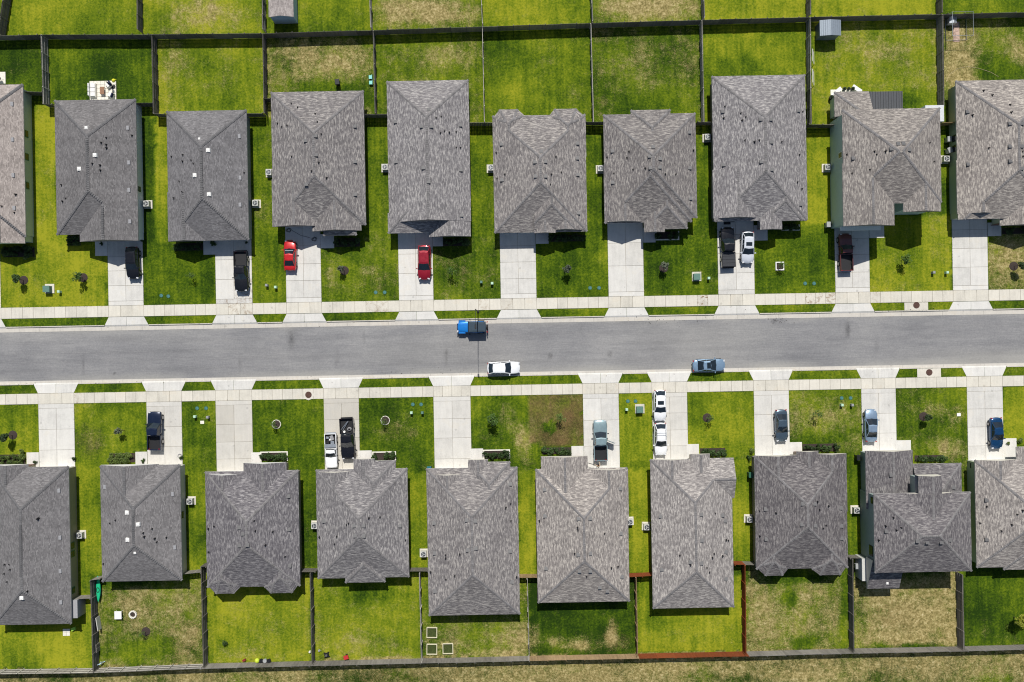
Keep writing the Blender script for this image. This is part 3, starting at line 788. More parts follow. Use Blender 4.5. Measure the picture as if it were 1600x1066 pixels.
    sgn2 = 1 if wx_ > gx else -1
    fx = wx_ + sgn2 * 2.2; fy = front_y(fx)
    if fy is not None:
        wn = MB().box((fx - ox, fy - oy + sg * .02, 1.45), (1.66, .09, 1.5)).build('window', M_WHITE, root)
        MB().box((fx - ox, fy - oy + sg * .07, 1.45), (1.5, .03, 1.34)).build('pane', M_GLASS, wn)
    return root, roof, (ox, oy)

def siding(name, c):
    if name in MATS: return MATS[name]
    b = NB(name); v = b.pos(); wv = b.n('ShaderNodeTexWave', wave_type='BANDS', bands_direction='Z'); wv.inputs['Scale'].default_value = 1.6
    b.l(v, wv.inputs['Vector']); nz = b.noise(v, 4.0, 4.0, 0.6)
    s = b.math('ADD', b.math('MULTIPLY', wv.outputs['Fac'], .3), b.math('MULTIPLY', nz, .7))
    b.bump(wv.outputs['Fac'], .3, .02)
    MATS[name] = b.fin(b.ramp(s, [(0.2, tuple(x * .85 for x in c)), (0.8, c)]), 0.7, 0, 0.25)
    return MATS[name]
def brick(name, c):
    if name in MATS: return MATS[name]
    b = NB(name); v = b.pos(); nz = b.noise(b.map(v, (5, 5, 14)), 1.0, 3.0, 0.7)
    MATS[name] = b.fin(b.ramp(nz, [(0.3, tuple(x * .6 for x in c)), (0.7, c)]), 0.85, 0, 0.2); return MATS[name]
W_TAN = brick('tan_brick', (0.36, 0.31, 0.25)); W_GREY = brick('grey_brick', (0.30, 0.28, 0.26))
G_CREAM = siding('cream_siding', (0.62, 0.59, 0.52)); G_WHITE = siding('white_siding', (0.74, 0.73, 0.70))
G_GREY = siding('grey_siding', (0.20, 0.195, 0.20))
B = Block
def bayN(xl, xr, cl, cr, yt, ycL, ycR, yin, deep, W, E):
    """half-octagon bay projecting north: chamfered corners"""
    poly = [(W, ycL), (cl, yt), (cr, yt), (E, ycR), (E, deep), (W, deep)]
    return B(W, yt, E, deep, S=None, poly=poly, planes=[(W, ycL, cl, yt), (cr, yt, E, ycR)])
def bayS(cl, cr, yb, ycL, ycR, deep, W, E):
    poly = [(W, ycL), (cl, yb), (cr, yb), (E, ycR), (E, deep), (W, deep)]
    return B(W, deep, E, yb, N=None, poly=poly, planes=[(W, ycL, cl, yb), (cr, yb, E, ycR)])

HS = {}
HS['T1'] = house('upper', 0, 'tan grey smooth-shingled house cut off by the left picture edge, upper row', [B(-95,133,38,372), B(-26,300,38,381,N=None,S=None)], M_SMTAN, siding('pale_green_siding', (0.50,0.57,0.45)),
  {'pad': [(65,222),(68,420),(72,618),(77,800)], 'pipe': [(88,725),(10,790),(80,825)]}, (0,100,3.554),
  windows=[('E',208,1.75,.85,1.3,M_GREENFRAME),('E',244,1.75,.85,1.3,M_GREENFRAME),('E',289,1.75,.85,1.3,M_GREENFRAME)], smooth_caps=True)
HS['T2'] = house('upper', 1, 'smooth grey hip-roofed house with furnished paver patio behind it, upper row', [B(87,156,214,366), B(124,290,215,377,N=None,S=None)], M_SM, siding('pale_blue_siding', (0.74,0.77,0.80)),
  {'white': [(480,355,.8),(528,507),(442,583)], 'pipe': [(590,410),(562,437),(590,448),(592,467),(733,397),(513,553),(556,562),(557,590),(342,672),(366,747),(348,763)], 'pad': [(708,355),(714,548),(715,700),(720,875)]}, (0,100,3.554),
  ridge_vents=[(477,425,480,680),(565,800,567,940)], windows=[('E',295,1.5,.8,1.2,M_WHITE)], gable_mat=G_GREY, smooth_caps=True)
HS['T3'] = house('upper', 2, 'smooth grey hip-roofed house with black pickup on its drive, upper row', [B(262,173,387,376), B(262,300,321,377,N=None,S=None)], M_SM, siding('grey_blue_siding', (0.36,0.37,0.39)),
  {'white': [(375,315,.55),(432,390),(347,550),(438,672)], 'pipe': [(197,430),(270,418),(268,460),(322,453),(336,473),(246,588),(265,655),(212,695),(662,533)], 'pad': [(630,300),(635,565),(635,738)]}, (220,140,4.1),
  ridge_vents=[(377,385,385,675)], gable_mat=G_GREY, smooth_caps=True)
HS['T4'] = house('upper', 3, 'streaked grey-roofed house with a bright red car on its drive, upper row', [B(425,143,570,353), B(425,280,500,354,N=None,S=None), B(487,280,564,361,N=None,S=None), B(505,350,557,368,N=None)], M_ST, W_TAN,
  {'pipe': [(210,160),(248,182),(352,220),(128,277),(153,298),(185,290),(388,340),(365,268),(211,474),(373,510),(330,560),(420,600)], 'box': [(588,295),(355,352),(295,380),(358,465),(590,505),(300,640),(590,700)]}, (400,120,3.805), gable_mat=G_GREY)
HS['T5'] = house('upper', 4, 'streaked grey-roofed house with a crimson car on its drive, upper row', [B(606,126,734,347,S=None), B(606,332,700,364,N=None), B(670,285,735,370,N=None,S=None)], M_ST, W_GREY,
  {'pipe': [(372,272),(401,265),(420,348),(449,356),(397,358),(488,352),(488,442),(512,443)], 'box': [(330,225),(290,322),(345,322),(140,296),(512,315),(143,525),(515,572),(518,832),(300,560),(330,640)]}, (580,110,3.675), gable_mat=G_GREY)
HS['T6'] = house('upper', 5, 'streaked grey-roofed house with two chamfered rear bays and empty drive, upper row', [B(771,180,916,363), bayN(0,0,781,809,171,185,181,0,245,770,820), bayN(0,0,867,901,170,181,184,0,245,858,915.5),
   B(834,262,916,358.5,W=806,S=378,N=None), B(834,312,868,365,N=None,S=None,dz=.60), B(868,318,916,359.5,N=None,S=None,E=897,dz=.74)], M_ST, W_TAN,
  {'pipe': [(130,378),(187,522),(135,548),(527,405),(497,522),(562,508),(490,588)], 'box': [(165,322),(168,560),(388,440),(458,437),(392,535),(457,535),(430,370),(670,316),(670,415),(673,524),(678,780)]}, (745,150,4.265), gable_mat=G_GREY)
HS['T7'] = house('upper', 6, 'streaked grey-roofed house with stepped diagonal front roof and empty drive, upper row', [B(944,178,1088,342), B(944,258,1080,348,N=None), B(986,171.6,1048,225,S=None), B(944,275,1006,347,N=None,S=None), B(1006,285,1073.6,358,N=None), B(1006,322,1038.5,363,N=None,S=None,dz=.12)], M_ST, W_TAN,
  {'pipe': [(122,408),(268,370),(255,412),(295,490),(376,482),(510,520),(580,522),(168,515),(697,362)], 'box': [(157,368),(160,576),(405,402),(410,480),(475,418),(473,475),(428,340),(670,242),(673,480),(678,683)]}, (920,150,4.265), gable_mat=G_GREY)
HS['T8'] = house('upper', 7, 'large streaked grey-roofed house with black pickup and white car in front, upper row', [B(1114,118,1260,345,S=346), B(1114,265,1187,341,N=None,S=None), B(1186,270,1260,345.5,S=353,N=None), B(1187,300,1221,359,N=None,S=None,dz=.2)], M_ST, W_GREY,
  {'pipe': [(163,253),(155,322),(257,293),(287,315),(265,335),(282,453),(338,463),(367,453),(500,463),(625,283),(605,540),(592,703),(620,743)], 'box': [(150,283),(155,600),(375,330),(435,330),(438,465),(378,582),(442,628),(600,277),(612,835)]}, (1090,100,3.805), gable_mat=G_GREY)
T9W = siding('mint_siding', (0.50,0.62,0.54))
HS['T9'] = house('upper', 8, 'two-storey mint-walled house with ribbed dark patio cover behind it, upper row', [B(1317,170,1470,318,z=5.35), B(1317,255,1397,353,N=None,S=None,z=5.35), B(1411,250,1470,331,N=None,S=None,z=5.35), B(1304,143,1358,182,S=None,z=2.7,E=None)], M_STL, T9W,
  {'pipe': [(203,500),(367,482),(381,500),(433,482),(340,590),(234,612),(696,430),(720,543)], 'box': [(240,523),(466,468),(507,437),(538,435),(573,472)]}, (1270,110,3.807), windows=[('W',243,3.6,.7,1.0,M_WHITE)], gable_mat=G_GREY)
HS['T10'] = house('upper', 9, 'brown-grey streaked-roof house cut off by the right picture edge, upper row', [B(1495,125,1650,342,S=350), B(1495,250,1562,334,N=None,S=None), B(1562,280,1642,352,N=None,S=None)], M_STL, siding('sage_siding', (0.42,0.47,0.34)),
  {'pipe': [(367,160),(419,186),(525,243),(532,288),(303,305),(400,500),(600,520),(602,550)], 'box': [(272,285),(525,355),(525,490),(527,578),(276,597),(597,355),(595,490),(596,622)]}, (1440,100,3.807),
  windows=[('W',216,1.6,.8,1.1,M_BLACKPL),('W',232,1.6,.8,1.1,M_BLACKPL)], gable_mat=G_GREY)
HS['B1'] = house('lower', 0, 'smooth grey-roofed house with olive side wall at the left edge, lower row', [B(-13,730,109.5,976), B(-13,726,44,800,N=None,S=None)], M_SM, siding('olive_siding', (0.34,0.31,0.22)),
  {'pipe': [(212,392,1.5),(368,472),(28,647),(51,647),(57,675),(24,698),(40,743),(153,795)], 'white': [(122,832)], 'pad': [(326,237),(332,498),(334,684),(337,857)]}, (0,700,3.553), ridge_vents=[(100,425,103,715)],
  windows=[('E',853,1.6,.8,1.3,M_GREENFRAME),('E',866,1.6,.8,1.3,M_GREENFRAME),('E',923,1.6,.8,1.2,M_GREENFRAME)], gable_mat=G_WHITE, smooth_caps=True)
HS['B2'] = house('lower', 1, 'smooth grey-roofed house with navy pickup parked on its drive, lower row', [B(158,727,283,908), B(158,726,248,810,N=None,S=None)], M_SM, siding('light_tan_siding', (0.58,0.56,0.51)),
  {'white': [(262,493),(337,575),(266,682),(315,773,.6)], 'pipe': [(181,546),(142,567),(435,606),(373,634),(380,660),(467,697),(453,673),(534,666),(96,848)], 'pad': [(105,315),(590,735),(575,365)]}, (140,690,4.444), ridge_vents=[(303,512,306,690)],
  windows=[('E',805,1.5,.8,1.0,M_BLACKPL)], gable_mat=G_WHITE, smooth_caps=True)
HS['B3'] = house('lower', 2, 'dark streaked-roof house with two rear bays and empty drive, lower row left', [B(322,736,467.5,917), B(322,741,381,810,N=None,S=None), B(381,723,448,815,N=None,S=None), bayS(336.7,364.8,928,914,917,860,323,376), bayS(422,456,927,917,912,860,412,467.4)], M_STD, W_TAN,
  {'pipe': [(122,543),(85,558),(88,708),(378,508),(386,572),(497,578),(450,664),(575,738)], 'box': [(282,550),(306,590),(285,665),(336,662),(602,562),(597,350),(605,795)]}, (305,690,4.1), gable_mat=G_WHITE)
HS['B4'] = house('lower', 3, 'streaked-roof house with white and black pickups on its drive, lower row', [B(495,733,638,903), B(495,737,553,810,N=None,S=None), B(553,720,619,810,S=None), B(553,717,586,770,N=None,S=None,dz=.1), B(539,860,601.5,910.5,N=None)], M_ST, W_TAN,
  {'pipe': [(505,525),(428,532),(273,578),(287,568),(85,663),(206,660),(190,712),(683,684)], 'box': [(117,552),(327,583),(391,583),(333,653),(393,655),(643,583)]}, (480,690,4.444), gable_mat=G_CREAM)
HS['B5'] = house('lower', 4, 'long streaked-roof house with teal bin beside its empty drive, lower row', [B(668,731,810.5,961), B(668,741,732,815,N=None,S=None), B(732,722,798,815,S=None), B(732,718,763,770,N=None,S=None,dz=.1)], M_ST, W_TAN,
  {'pipe': [(543,358),(516,380),(170,652),(170,670),(252,648),(223,772),(172,792),(85,750),(577,778),(545,456)], 'box': [(540,243),(292,450),(340,455),(298,622),(343,612),(540,628),(550,805),(105,467),(108,640),(110,858)]}, (650,690,3.676), gable_mat=G_CREAM)
HS['B6'] = house('lower', 5, 'pale streaked-roof house with teal-grey pickup backed up to it, lower row', [B(838.5,732,982,941), B(846,713,919,815,N=None,S=None), B(919,733,982,810,N=None,S=None)], M_STL, W_GREY,
  {'pipe': [(306,530),(308,546),(472,568),(362,833),(555,772),(515,780),(288,692),(70,490)], 'box': [(103,296),(105,458),(312,475),(383,473),(310,697),(385,690),(318,797),(385,797),(443,898),(490,920),(570,290),(573,567),(580,833),(112,782)]}, (825,690,3.95), gable_mat=G_CREAM)
HS['B7'] = house('lower', 6, 'warm grey streaked-roof house with two white cars nose to tail, lower row', [B(1018,717,1145,950), B(1018,717.6,1079,800,N=None,S=None), B(1092,716,1147,779,W=None,E=None), B(1079,709,1109,775,N=None,S=None,dz=.3)], M_STL, W_TAN,
  {'pipe': [(447,426),(237,677),(440,667),(430,690),(491,680),(398,750),(413,777),(300,735),(525,588),(512,585)], 'box': [(365,433),(490,437),(507,470),(367,588),(122,443),(365,722),(300,715),(130,760),(510,815),(510,655)]}, (1000,690,3.805), gable_mat=G_CREAM)
HS['B8'] = house('lower', 7, 'dark streaked-roof house with two rear bays and dark sedan in front, lower row', [B(1180,711,1323.5,888.6), B(1180,711.6,1245,800,N=None,S=None), B(1270,709,1323.5,800,N=None,S=None), B(1245,705,1279,775,N=None,S=None,dz=.15), bayS(1195.6,1222.6,900,886,888.6,835,1181,1232), bayS(1281,1313,899,889,885,835,1268,1323.4)], M_STD, W_TAN,
  {'pipe': [(122,502),(243,518),(126,685),(543,435),(624,466),(557,493),(584,628),(605,607)], 'box': [(168,488),(437,450),(523,450),(430,600),(527,608),(712,480),(715,610),(172,705),(718,700)]}, (1160,690,4.633), gable_mat=G_CREAM)
B9W = siding('grey_green_siding', (0.30,0.36,0.335))
HS['B9'] = house('lower', 8, 'two-storey grey-green house with tangled multi-level dark roof, lower row', [B(1366,770,1517.5,894,z=5.35), B(1411,770,1490,832,N=None,S=None,z=5.35), B(1431,742,1467,810,W=1411,E=1490,N=None,S=None,z=5.35), B(1353,704,1427,795,N=None,S=None), B(1427,724.5,1503,800,S=None,W=None), B(1355,870,1405,920,N=None,W=None,E=None)], M_STD, B9W,
  {'pipe': [(282,550),(229,605),(333,617),(301,633),(183,700),(768,672),(787,687),(789,743),(790,838)], 'box': [(233,640),(440,705),(505,713),(600,713),(657,697),(265,265),(680,347)], 'white': [(240,987,.6)]}, (1330,680,4.265), windows=[('W',861,3.4,1.3,1.0,M_BLACKPL),('W',783,4.2,.8,1.0,M_BLACKPL)], gable_mat=G_CREAM)
HS['B10'] = house('lower', 9, 'streaked-roof house with sage side wall at the right edge, lower row', [B(1524.5,718,1660,886), B(1524.5,718.5,1588,800,N=None,S=None), B(1589,698,1642,780,N=None,S=None,wall=False), B(1568,850,1640,890,N=None)], M_STL, siding('sage_siding', (0.42,0.47,0.34)),
  {'pipe': [(172,540),(128,645),(265,695),(332,656),(366,590),(402,565)], 'box': [(168,497),(170,750)]}, (1500,660,4.1), gable_mat=G_CREAM)

# extras fixed to the two-storey houses
def px_box(parent, name, mat, x0, y0, x1, y1, z0, z1, off=(0, 0), kind=None):
    k = (H - z1) / F; c = P((x0 + x1) / 2, (y0 + y1) / 2, z1)
    return MB().box((c.x - off[0], c.y - off[1], (z0 + z1) / 2), ((x1 - x0) * k, (y1 - y0) * k, z1 - z0)).build(name, mat, parent, kind=kind)
r9, _, o9 = HS['T9']
px_box(r9, 'garage_awning', M_WHITE, 1313, 353.5, 1376, 360, 2.55, 2.72, o9)
pc = empty('patio_cover', (0, 0, 0)); pc.parent = r9
Mrib = plain('dark_ribbed_steel', (0.085, 0.088, 0.095), 0.45, 0.4)
px_box(pc, 'sheet', Mrib, 1358.5, 143, 1410.5, 171, 2.62, 2.68, o9)
for k in range(13):
    x = 1360 + k * 4.1; px_box(pc, 'rib', Mrib, x, 143, x + 1.2, 171, 2.68, 2.76, o9)
for x in (1360, 1408): px_box(pc, 'post', Mrib, x, 144, x + 1.5, 145.5, 0, 2.61, o9)
px_box(r9, 'utility_lean_to', plain('pale_grey_panel', (0.55, 0.56, 0.57), 0.5), 1446, 164.5, 1475, 190, 0.0, 2.45, o9)
r_, _, o_ = HS['B9']
px_box(r_, 'side_enclosure', plain('pale_panel', (0.50, 0.50, 0.47), 0.6), 1347, 873, 1355, 908, 0, 2.3, o_)
r_, _, o_ = HS['B1']
px_box(r_, 'side_porch', plain('porch_grey', (0.30, 0.30, 0.31), 0.6), 108, 938, 121, 966, 0.0, 2.2, o_)

# ------------------------------------------------------------------ fences
def picket_mesh(seed, n=16):
    rnd = random.Random(seed); m = MB(); w_ = 1.0 / n
    for i in range(n):
        h_ = 1.83 + rnd.uniform(-.025, .015); t = rnd.uniform(-.006, .006)
        m.box(((i + .5) * w_, t, h_ / 2 + .01), (w_ * .93, .022, h_ - .02))
    return m.mesh('board_panel')
PICK = {}
for mt in (M_WOODG, M_WOODD, M_WOODT, M_WOODR):
    PICK[mt.name] = []
    for k in range(3):
        me = picket_mesh(k * 7 + 1); me.materials.append(mt); PICK[mt.name].append(me)
POSTM = {}
def fence(x0, y0, x1, y1, mat, label, rail=None, side=1, group='board fences between the yards', lean=0.0):
    a, b = P(x0, y0), P(x1, y1); d = b - a; Ln = d.length; rz = math.atan2(d.y, d.x)
    root = empty('fence', a, rz); tag(root, label, 'fence', group)
    n = max(1, int(round(Ln / 2.44))); bw = Ln / n; rail = rail or mat
    if rail.name not in POSTM:
        me = MB().box((0, 0, .93), (.09, .09, 1.86)).mesh('post'); me.materials.append(rail); POSTM[rail.name] = me
        rm_ = MB().box((.5, 0, 0), (1, .04, .088)).mesh('rail'); rm_.materials.append(rail); POSTM[rail.name + 'r'] = rm_
    for i in range(n):
        o = ob('board_panel', random.choice(PICK[mat.name]), None, root, (i * bw, 0, random.uniform(-.05, .02)), kind='stuff'); o.scale = (bw * .998, 1, 1)
        o.rotation_euler = (random.uniform(-.012, .012) + lean, 0, 0)
    for i in range(n + 1):
        p = ob('post', POSTM[rail.name], None, root, (i * bw, side * .10, random.uniform(-.03, .02)))
    for z in (.3, .95, 1.6):
        r_ = ob('rail', POSTM[rail.name + 'r'], None, root, (0, side * .037, z)); r_.scale = (Ln, 1, 1)
    return root
def nth(k): return ORD[k]
# long back fence of the upper row
FX = [(-70, 65), (69, 62), (240, 61.5), (413, 60), (584, 55), (754, 49.5), (924, 44), (1096, 39), (1266, 34.5), (1471, 30), (1680, 25.5)]
for k in range(10):
    fence(FX[k][0], FX[k][1], FX[k + 1][0], FX[k + 1][1], M_WOODD, 'dark weathered fence along the top of the %s upper back yard' % (nth(k)), side=1)
UP = [(24, -40, 8, 58), (222, -40, 223, 53), (414, -40, 416, 53), (579, -40, 582, 50), (750, -40, 754, 44), (921, -40, 925, 40), (1094, -40, 1097, 35), (1259, -40, 1260, 30), (1463, -40, 1463, 27)]
for k, q in enumerate(UP):
    fence(q[0], q[1], q[2], q[3], M_WOODG if k > 2 else M_WOODD, 'grey fence running off the top edge, %s of nine from the left' % (['first','second','third','fourth','fifth','sixth','seventh','eighth','ninth'][k]), rail=M_RAIL if k in (2, 3, 4, 5, 6) else None, side=-1 if k > 4 else 1)
LV = [(75, 62, 78, 168, M_WOODG), (245, 62, 248, 183, M_WOODD), (416, 61, 418, 182, M_WOODD), (586, 56, 589, 182, M_WOODG), (754, 50, 757, 195, M_RAIL), (922, 45, 926, 195, M_RAIL), (1093, 40, 1096, 195, M_RAIL), (1259.5, 35, 1261, 198, M_WOODG), (1463, 31, 1465, 172, M_WOODG)]
for k, q in enumerate(LV):
    rl = M_RAIL if q[4] is M_RAIL or k == 7 or k == 0 else None
    fence(q[0], q[1], q[2], q[3], M_WOODG if q[4] is M_RAIL else q[4], 'grey fence dividing the %s and %s upper back yards' % (nth(k), nth(k + 1)), rail=rl, side=-1 if k > 4 else 1)
RT = [(43, 149, 77, 150, 'short fence joining the leftmost upper house to its yard divider'), (78, 168, 92, 169, 'short fence left of the second upper house'), (215, 167, 247, 167, 'short fence right of the second upper house'), (248, 183, 265, 184, 'short fence left of the third upper house'),
      (388, 183, 416, 183, 'short fence right of the third upper house'), (418, 160, 428, 160, 'stub of fence left of the fourth upper house'), (569, 184, 608, 184, 'short fence between the fourth and fifth upper houses'), (733, 197, 772, 197, 'short fence between the fifth and sixth upper houses'),
      (914, 196, 946, 196, 'short fence between the sixth and seventh upper houses'), (1086, 196, 1116, 196, 'short fence between the seventh and eighth upper houses'), (1257, 200, 1300, 200, 'short fence between the eighth and ninth upper houses'), (1462, 197, 1490, 196, 'short tan fence between the ninth and rightmost upper houses')]
for k, q in enumerate(RT):
    fence(q[0], q[1], q[2], q[3], M_WOODT if k == 11 else M_WOODD, 'dark ' + q[4] if k < 11 else q[4], side=1)
BX = [(-70, 1047), (147, 1044), (321, 1037), (488, 1033), (659, 1029), (827, 1025), (996, 1021.5), (1165, 1018), (1334, 1013.5), (1502, 1010), (1690, 1005)]
for k in range(10):
    mt = {5: M_WOODT, 6: M_WOODR}.get(k, M_WOODG)
    desc = {5: 'tan fence', 6: 'red-brown stained fence'}.get(k, 'weathered grey fence')
    fence(BX[k][0], BX[k][1], BX[k + 1][0], BX[k + 1][1], mt, '%s along the bottom of the %s lower back yard' % (desc, nth(k)), rail=(M_RAIL if k < 2 else None), side=1 if k < 2 else -1)
BV = [(151, 901, 155, 1043, M_WOODD), (321, 880, 325, 1036, M_WOODD), (489, 890, 492, 1032, M_WOODD), (657, 890, 660, 1028, M_WOODG), (824, 899, 827, 1024, M_WOODG), (991.5, 897, 994, 1020, M_WOODT), (1159, 879, 1160.5, 1017, M_WOODR), (1325, 869, 1327, 1012, M_WOODD), (1494, 893, 1496, 1009, M_WOODG)]
for k, q in enumerate(BV):
    desc = {5: 'thin brown fence', 6: 'red-brown stained fence'}.get(k, 'grey fence')
    fence(q[0], q[1], q[2], q[3], q[4], '%s dividing the %s and %s lower back yards' % (desc, nth(k), nth(k + 1)), rail=(M_RAIL if k in (3, 4) else None), side=1 if k < 4 else -1)
RB = [(110, 931, 151, 929, M_WOODG, 'short grey fence right of the leftmost lower house'), (151, 901, 165, 899, M_WOODG, 'short grey fence left of the second lower house'), (283, 893, 321, 889, M_WOODG, 'short grey fence right of the second lower house'), (321, 880, 329, 880, M_WOODD, 'stub of dark fence left of the third lower house'),
      (466, 888, 497, 888, M_WOODD, 'short dark fence between the third and fourth lower houses'), (636, 887, 670, 887, M_WOODD, 'short dark fence between the fourth and fifth lower houses'), (808, 897, 842, 897, M_WOODT, 'short tan fence between the fifth and sixth lower houses'),
      (980, 896, 1022, 894, M_WOODR, 'short red-brown fence between the sixth and seventh lower houses'), (1143, 877, 1159, 877, M_WOODR, 'short red-brown fence right of the seventh lower house'), (1159, 877, 1184, 878, M_WOODG, 'short grey fence left of the eighth lower house'), (1321, 867, 1348, 867, M_WOODG, 'short grey fence between the eighth and ninth lower houses')]
for q in RB: fence(q[0], q[1], q[2], q[3], q[4], q[5], side=-1)

# ------------------------------------------------------------------ vehicles
def loft(m, rings):
    for a, b in zip(rings[:-1], rings[1:]):
        n = len(a)
        for i in range(n):
            j = (i + 1) % n; m.face([a[i], b[i], b[j], a[j]])
    m.face(rings[0]); m.face(rings[-1][::-1])
def wheel(parent, x, y, r, wd, name='wheel'):
    e = empty(name, (x, y, r)); e.parent = parent; s = 1 if y > 0 else -1
    m = MB().tube((0, -wd / 2, 0), (0, wd / 2, 0), r, r, 18); m.build('tyre', M_RUBBER, e)
    m = MB().tube((0, s * wd / 2, 0), (0, s * (wd / 2 + .015), 0), r * .66, r * .60, 14); m.build('rim', M_RIM, e)
PROF = {
 'sedan': [(-.5,.76,.46,.66,.70),(-.488,.87,.34,.84,.90),(-.45,.94,.29,.93,1.0),(-.36,.985,.26,.97,1.04),(-.2,1,.24,.97,1.0),(.1,1,.24,.95,.99),(.24,.995,.25,.92,1.0),(.36,.97,.26,.84,.93),(.44,.92,.29,.74,.82),(.485,.82,.36,.64,.70),(.5,.68,.44,.58,.60)],
 'suv': [(-.5,.84,.50,.86,.92),(-.488,.92,.38,1.02,1.06),(-.45,.965,.33,1.08,1.12),(-.3,1,.31,1.08,1.12),(0,1,.30,1.06,1.1),(.22,1,.31,1.04,1.10),(.34,.98,.32,.98,1.06),(.43,.93,.34,.86,.95),(.482,.84,.42,.74,.80),(.5,.70,.5,.66,.68)],
 'pickup': [(-.14,.99,.42,1.12,1.14),(0,.995,.40,1.12,1.14),(.16,1,.40,1.10,1.12),(.24,1,.40,1.10,1.15),(.36,.99,.42,1.07,1.14),(.455,.96,.46,1.0,1.08),(.488,.92,.50,.92,.98),(.5,.84,.56,.86,.88)],
 'jeep': [(-.45,.86,.5,1.08,1.1),(-.3,.88,.48,1.08,1.1),(.1,.88,.48,1.08,1.12),(.18,.84,.5,1.08,1.14),(.36,.76,.52,1.04,1.10),(.46,.70,.54,1.0,1.04),(.475,.66,.58,.94,.96)]}
CAB = { # rear glass base, rear roof, front roof, windscreen base (fractions of L)
 'sedan': (-.385, -.19, .04, .245), 'hatch': (-.47, -.33, .05, .235), 'suv': (-.468, -.325, .055, .25), 'pickup': (-.125, -.10, .085, .22), 'regular': (-.05, -.03, .075, .21), 'jeep': (-.44, -.43, .10, .15)}
def vehicle(kind, cx, cy, front, L, W, Ht, pm, label, cat, roofm=None, sunroof=False, rails=False, cab=None, tonneau=False, glassm=None, jit=0.0, shade=False):
    ang = {'E': 0, 'N': 90, 'W': 180, 'S': -90}[front]
    loc = P(cx, cy, .8); loc.z = -.085 if 505 < cy < 590 and kind != '' and (front in 'EW') else .045
    name = {'pickup': 'parked_pickup', 'jeep': 'parked_off_roader', 'suv': 'parked_car', 'sedan': 'parked_car'}[kind]
    root = empty(name, loc, R(ang + jit)); tag(root, label, cat, 'parked vehicles')
    hw = W / 2; cb = CAB[cab or kind]; gm_ = glassm or M_CARGLASS
    m = MB(); rings = []
    prof = PROF[kind]
    if kind == 'pickup': prof = [(cb[0] - .012,) + prof[0][1:]] + [p for p in prof[1:] if p[0] > cb[0] + .03]
    for (x, wf, zl, zs, zt) in prof:
        w_ = hw * wf; half = [(w_ * .84, zl), (w_ * .985, zl + .10), (w_, zl + (zs - zl) * .55), (w_ * .975, zs - .07), (w_ * .90, zs), (w_ * .5, zt - .01), (0, zt)]
        e_ = max(0.0, (abs(x) - .38) / .12) * (.17 if kind in ('sedan', 'suv') else .09) * (1 if x > 0 else -1)
        if kind in ('pickup', 'jeep') and x < 0: e_ = 0.0
        ring = [(x * L - e_ * ((y / w_) ** 2 - .35), y, z) for y, z in half] + [(x * L - e_ * ((y / w_) ** 2 - .35), -y, z) for y, z in half[-2::-1]]
        rings.append(ring)
    loft(m, rings)
    body = m.build('body', pm, root, smooth=True, merge=True)
    md = body.modifiers.new('sub', 'SUBSURF'); md.levels = 1; md.render_levels = 2
    zb = {'sedan': .93, 'suv': 1.04, 'pickup': 1.10, 'jeep': 1.06}[kind]; zr = Ht - .05
    tw = {'sedan': .70, 'suv': .74, 'pickup': .76, 'jeep': .78}[kind]; bw_ = {'jeep': .84}.get(kind, .925)
    def ring(xr, xf, wd, z, bow):
        return [Vector((xr * L + .04, wd * .92, z)), Vector((xr * L - bow * .4, 0, z)), Vector((xr * L + .04, -wd * .92, z)), Vector((xf * L - bow * 1.3, -wd, z)), Vector((xf * L, 0, z)), Vector((xf * L - bow * 1.3, wd, z))]
    b0 = ring(cb[0], cb[3], hw * bw_, zb, .14 if kind != 'jeep' else .02); t0 = ring(cb[1], cb[2], hw * tw, zr, .07 if kind != 'jeep' else .01)
    g = MB()
    for i in range(6):
        j = (i + 1) % 6; g.face([b0[i], b0[j], t0[j], t0[i]])
    g.face(t0[::-1])
    glass = g.build('glass', gm_, root, merge=True)
    # roof skin
    rm_ = roofm or pm; cen = sum(t0, Vector()) / 6
    o1 = [cen + (p - cen) * 1.05 + Vector((0, 0, -.045)) for p in t0]; o2 = [cen + (p - cen) * 1.0 + Vector((0, 0, .012)) for p in t0]; o3 = [cen + (p - cen) * .72 + Vector((0, 0, .045)) for p in t0]
    q = MB()
    for a, b in ((o1, o2), (o2, o3)):
        for i in range(6):
            j = (i + 1) % 6; q.face([a[i], a[j], b[j], b[i]])
    q.face(o3); q.face(o1[::-1])
    q.build('roof', rm_, root, smooth=False, merge=True)
    pl = MB()
    for i in (0, 2, 3, 5): pl.tube(b0[i] + Vector((0, 0, -.03)), t0[i], .055, .05, 5)
    for s in (0, 1):
        a, e = (b0[0], b0[5]) if s == 0 else (b0[2], b0[3]); ta, te = (t0[0], t0[5]) if s == 0 else (t0[2], t0[3])
        for k in ((.45,) if kind != 'suv' else (.28, .58)): pl.tube(a.lerp(e, k), ta.lerp(te, k), .045, .04, 4)
    pl.build('pillar', rm_, root)
    if sunroof: MB().box((cen.x + .12 * L * .4, 0, zr + .05), (.55, hw * .95, .015)).build('sunroof', M_CARGLASS, root)
    if rails:
        for s in (-1, 1): MB().tube((cb[1] * L + .1, s * hw * tw * .92, zr + .07), (cb[2] * L - .2, s * hw * tw * .92, zr + .07), .025, n=5).build('roof_rail', M_BLACKPL, root)
        for fx in (-.2, -.13): MB().tube((fx * L, -hw * tw * .9, zr + .08), (fx * L, hw * tw * .9, zr + .08), .02, n=5).build('cross_bar', M_STEEL, root)
    if shade: MB().box((cb[2] * L * .5 + cb[3] * L * .5, 0, (zb + zr) / 2 + .03), (.10, hw * 1.3, .03)).build('sun_shade', M_STEEL, root)
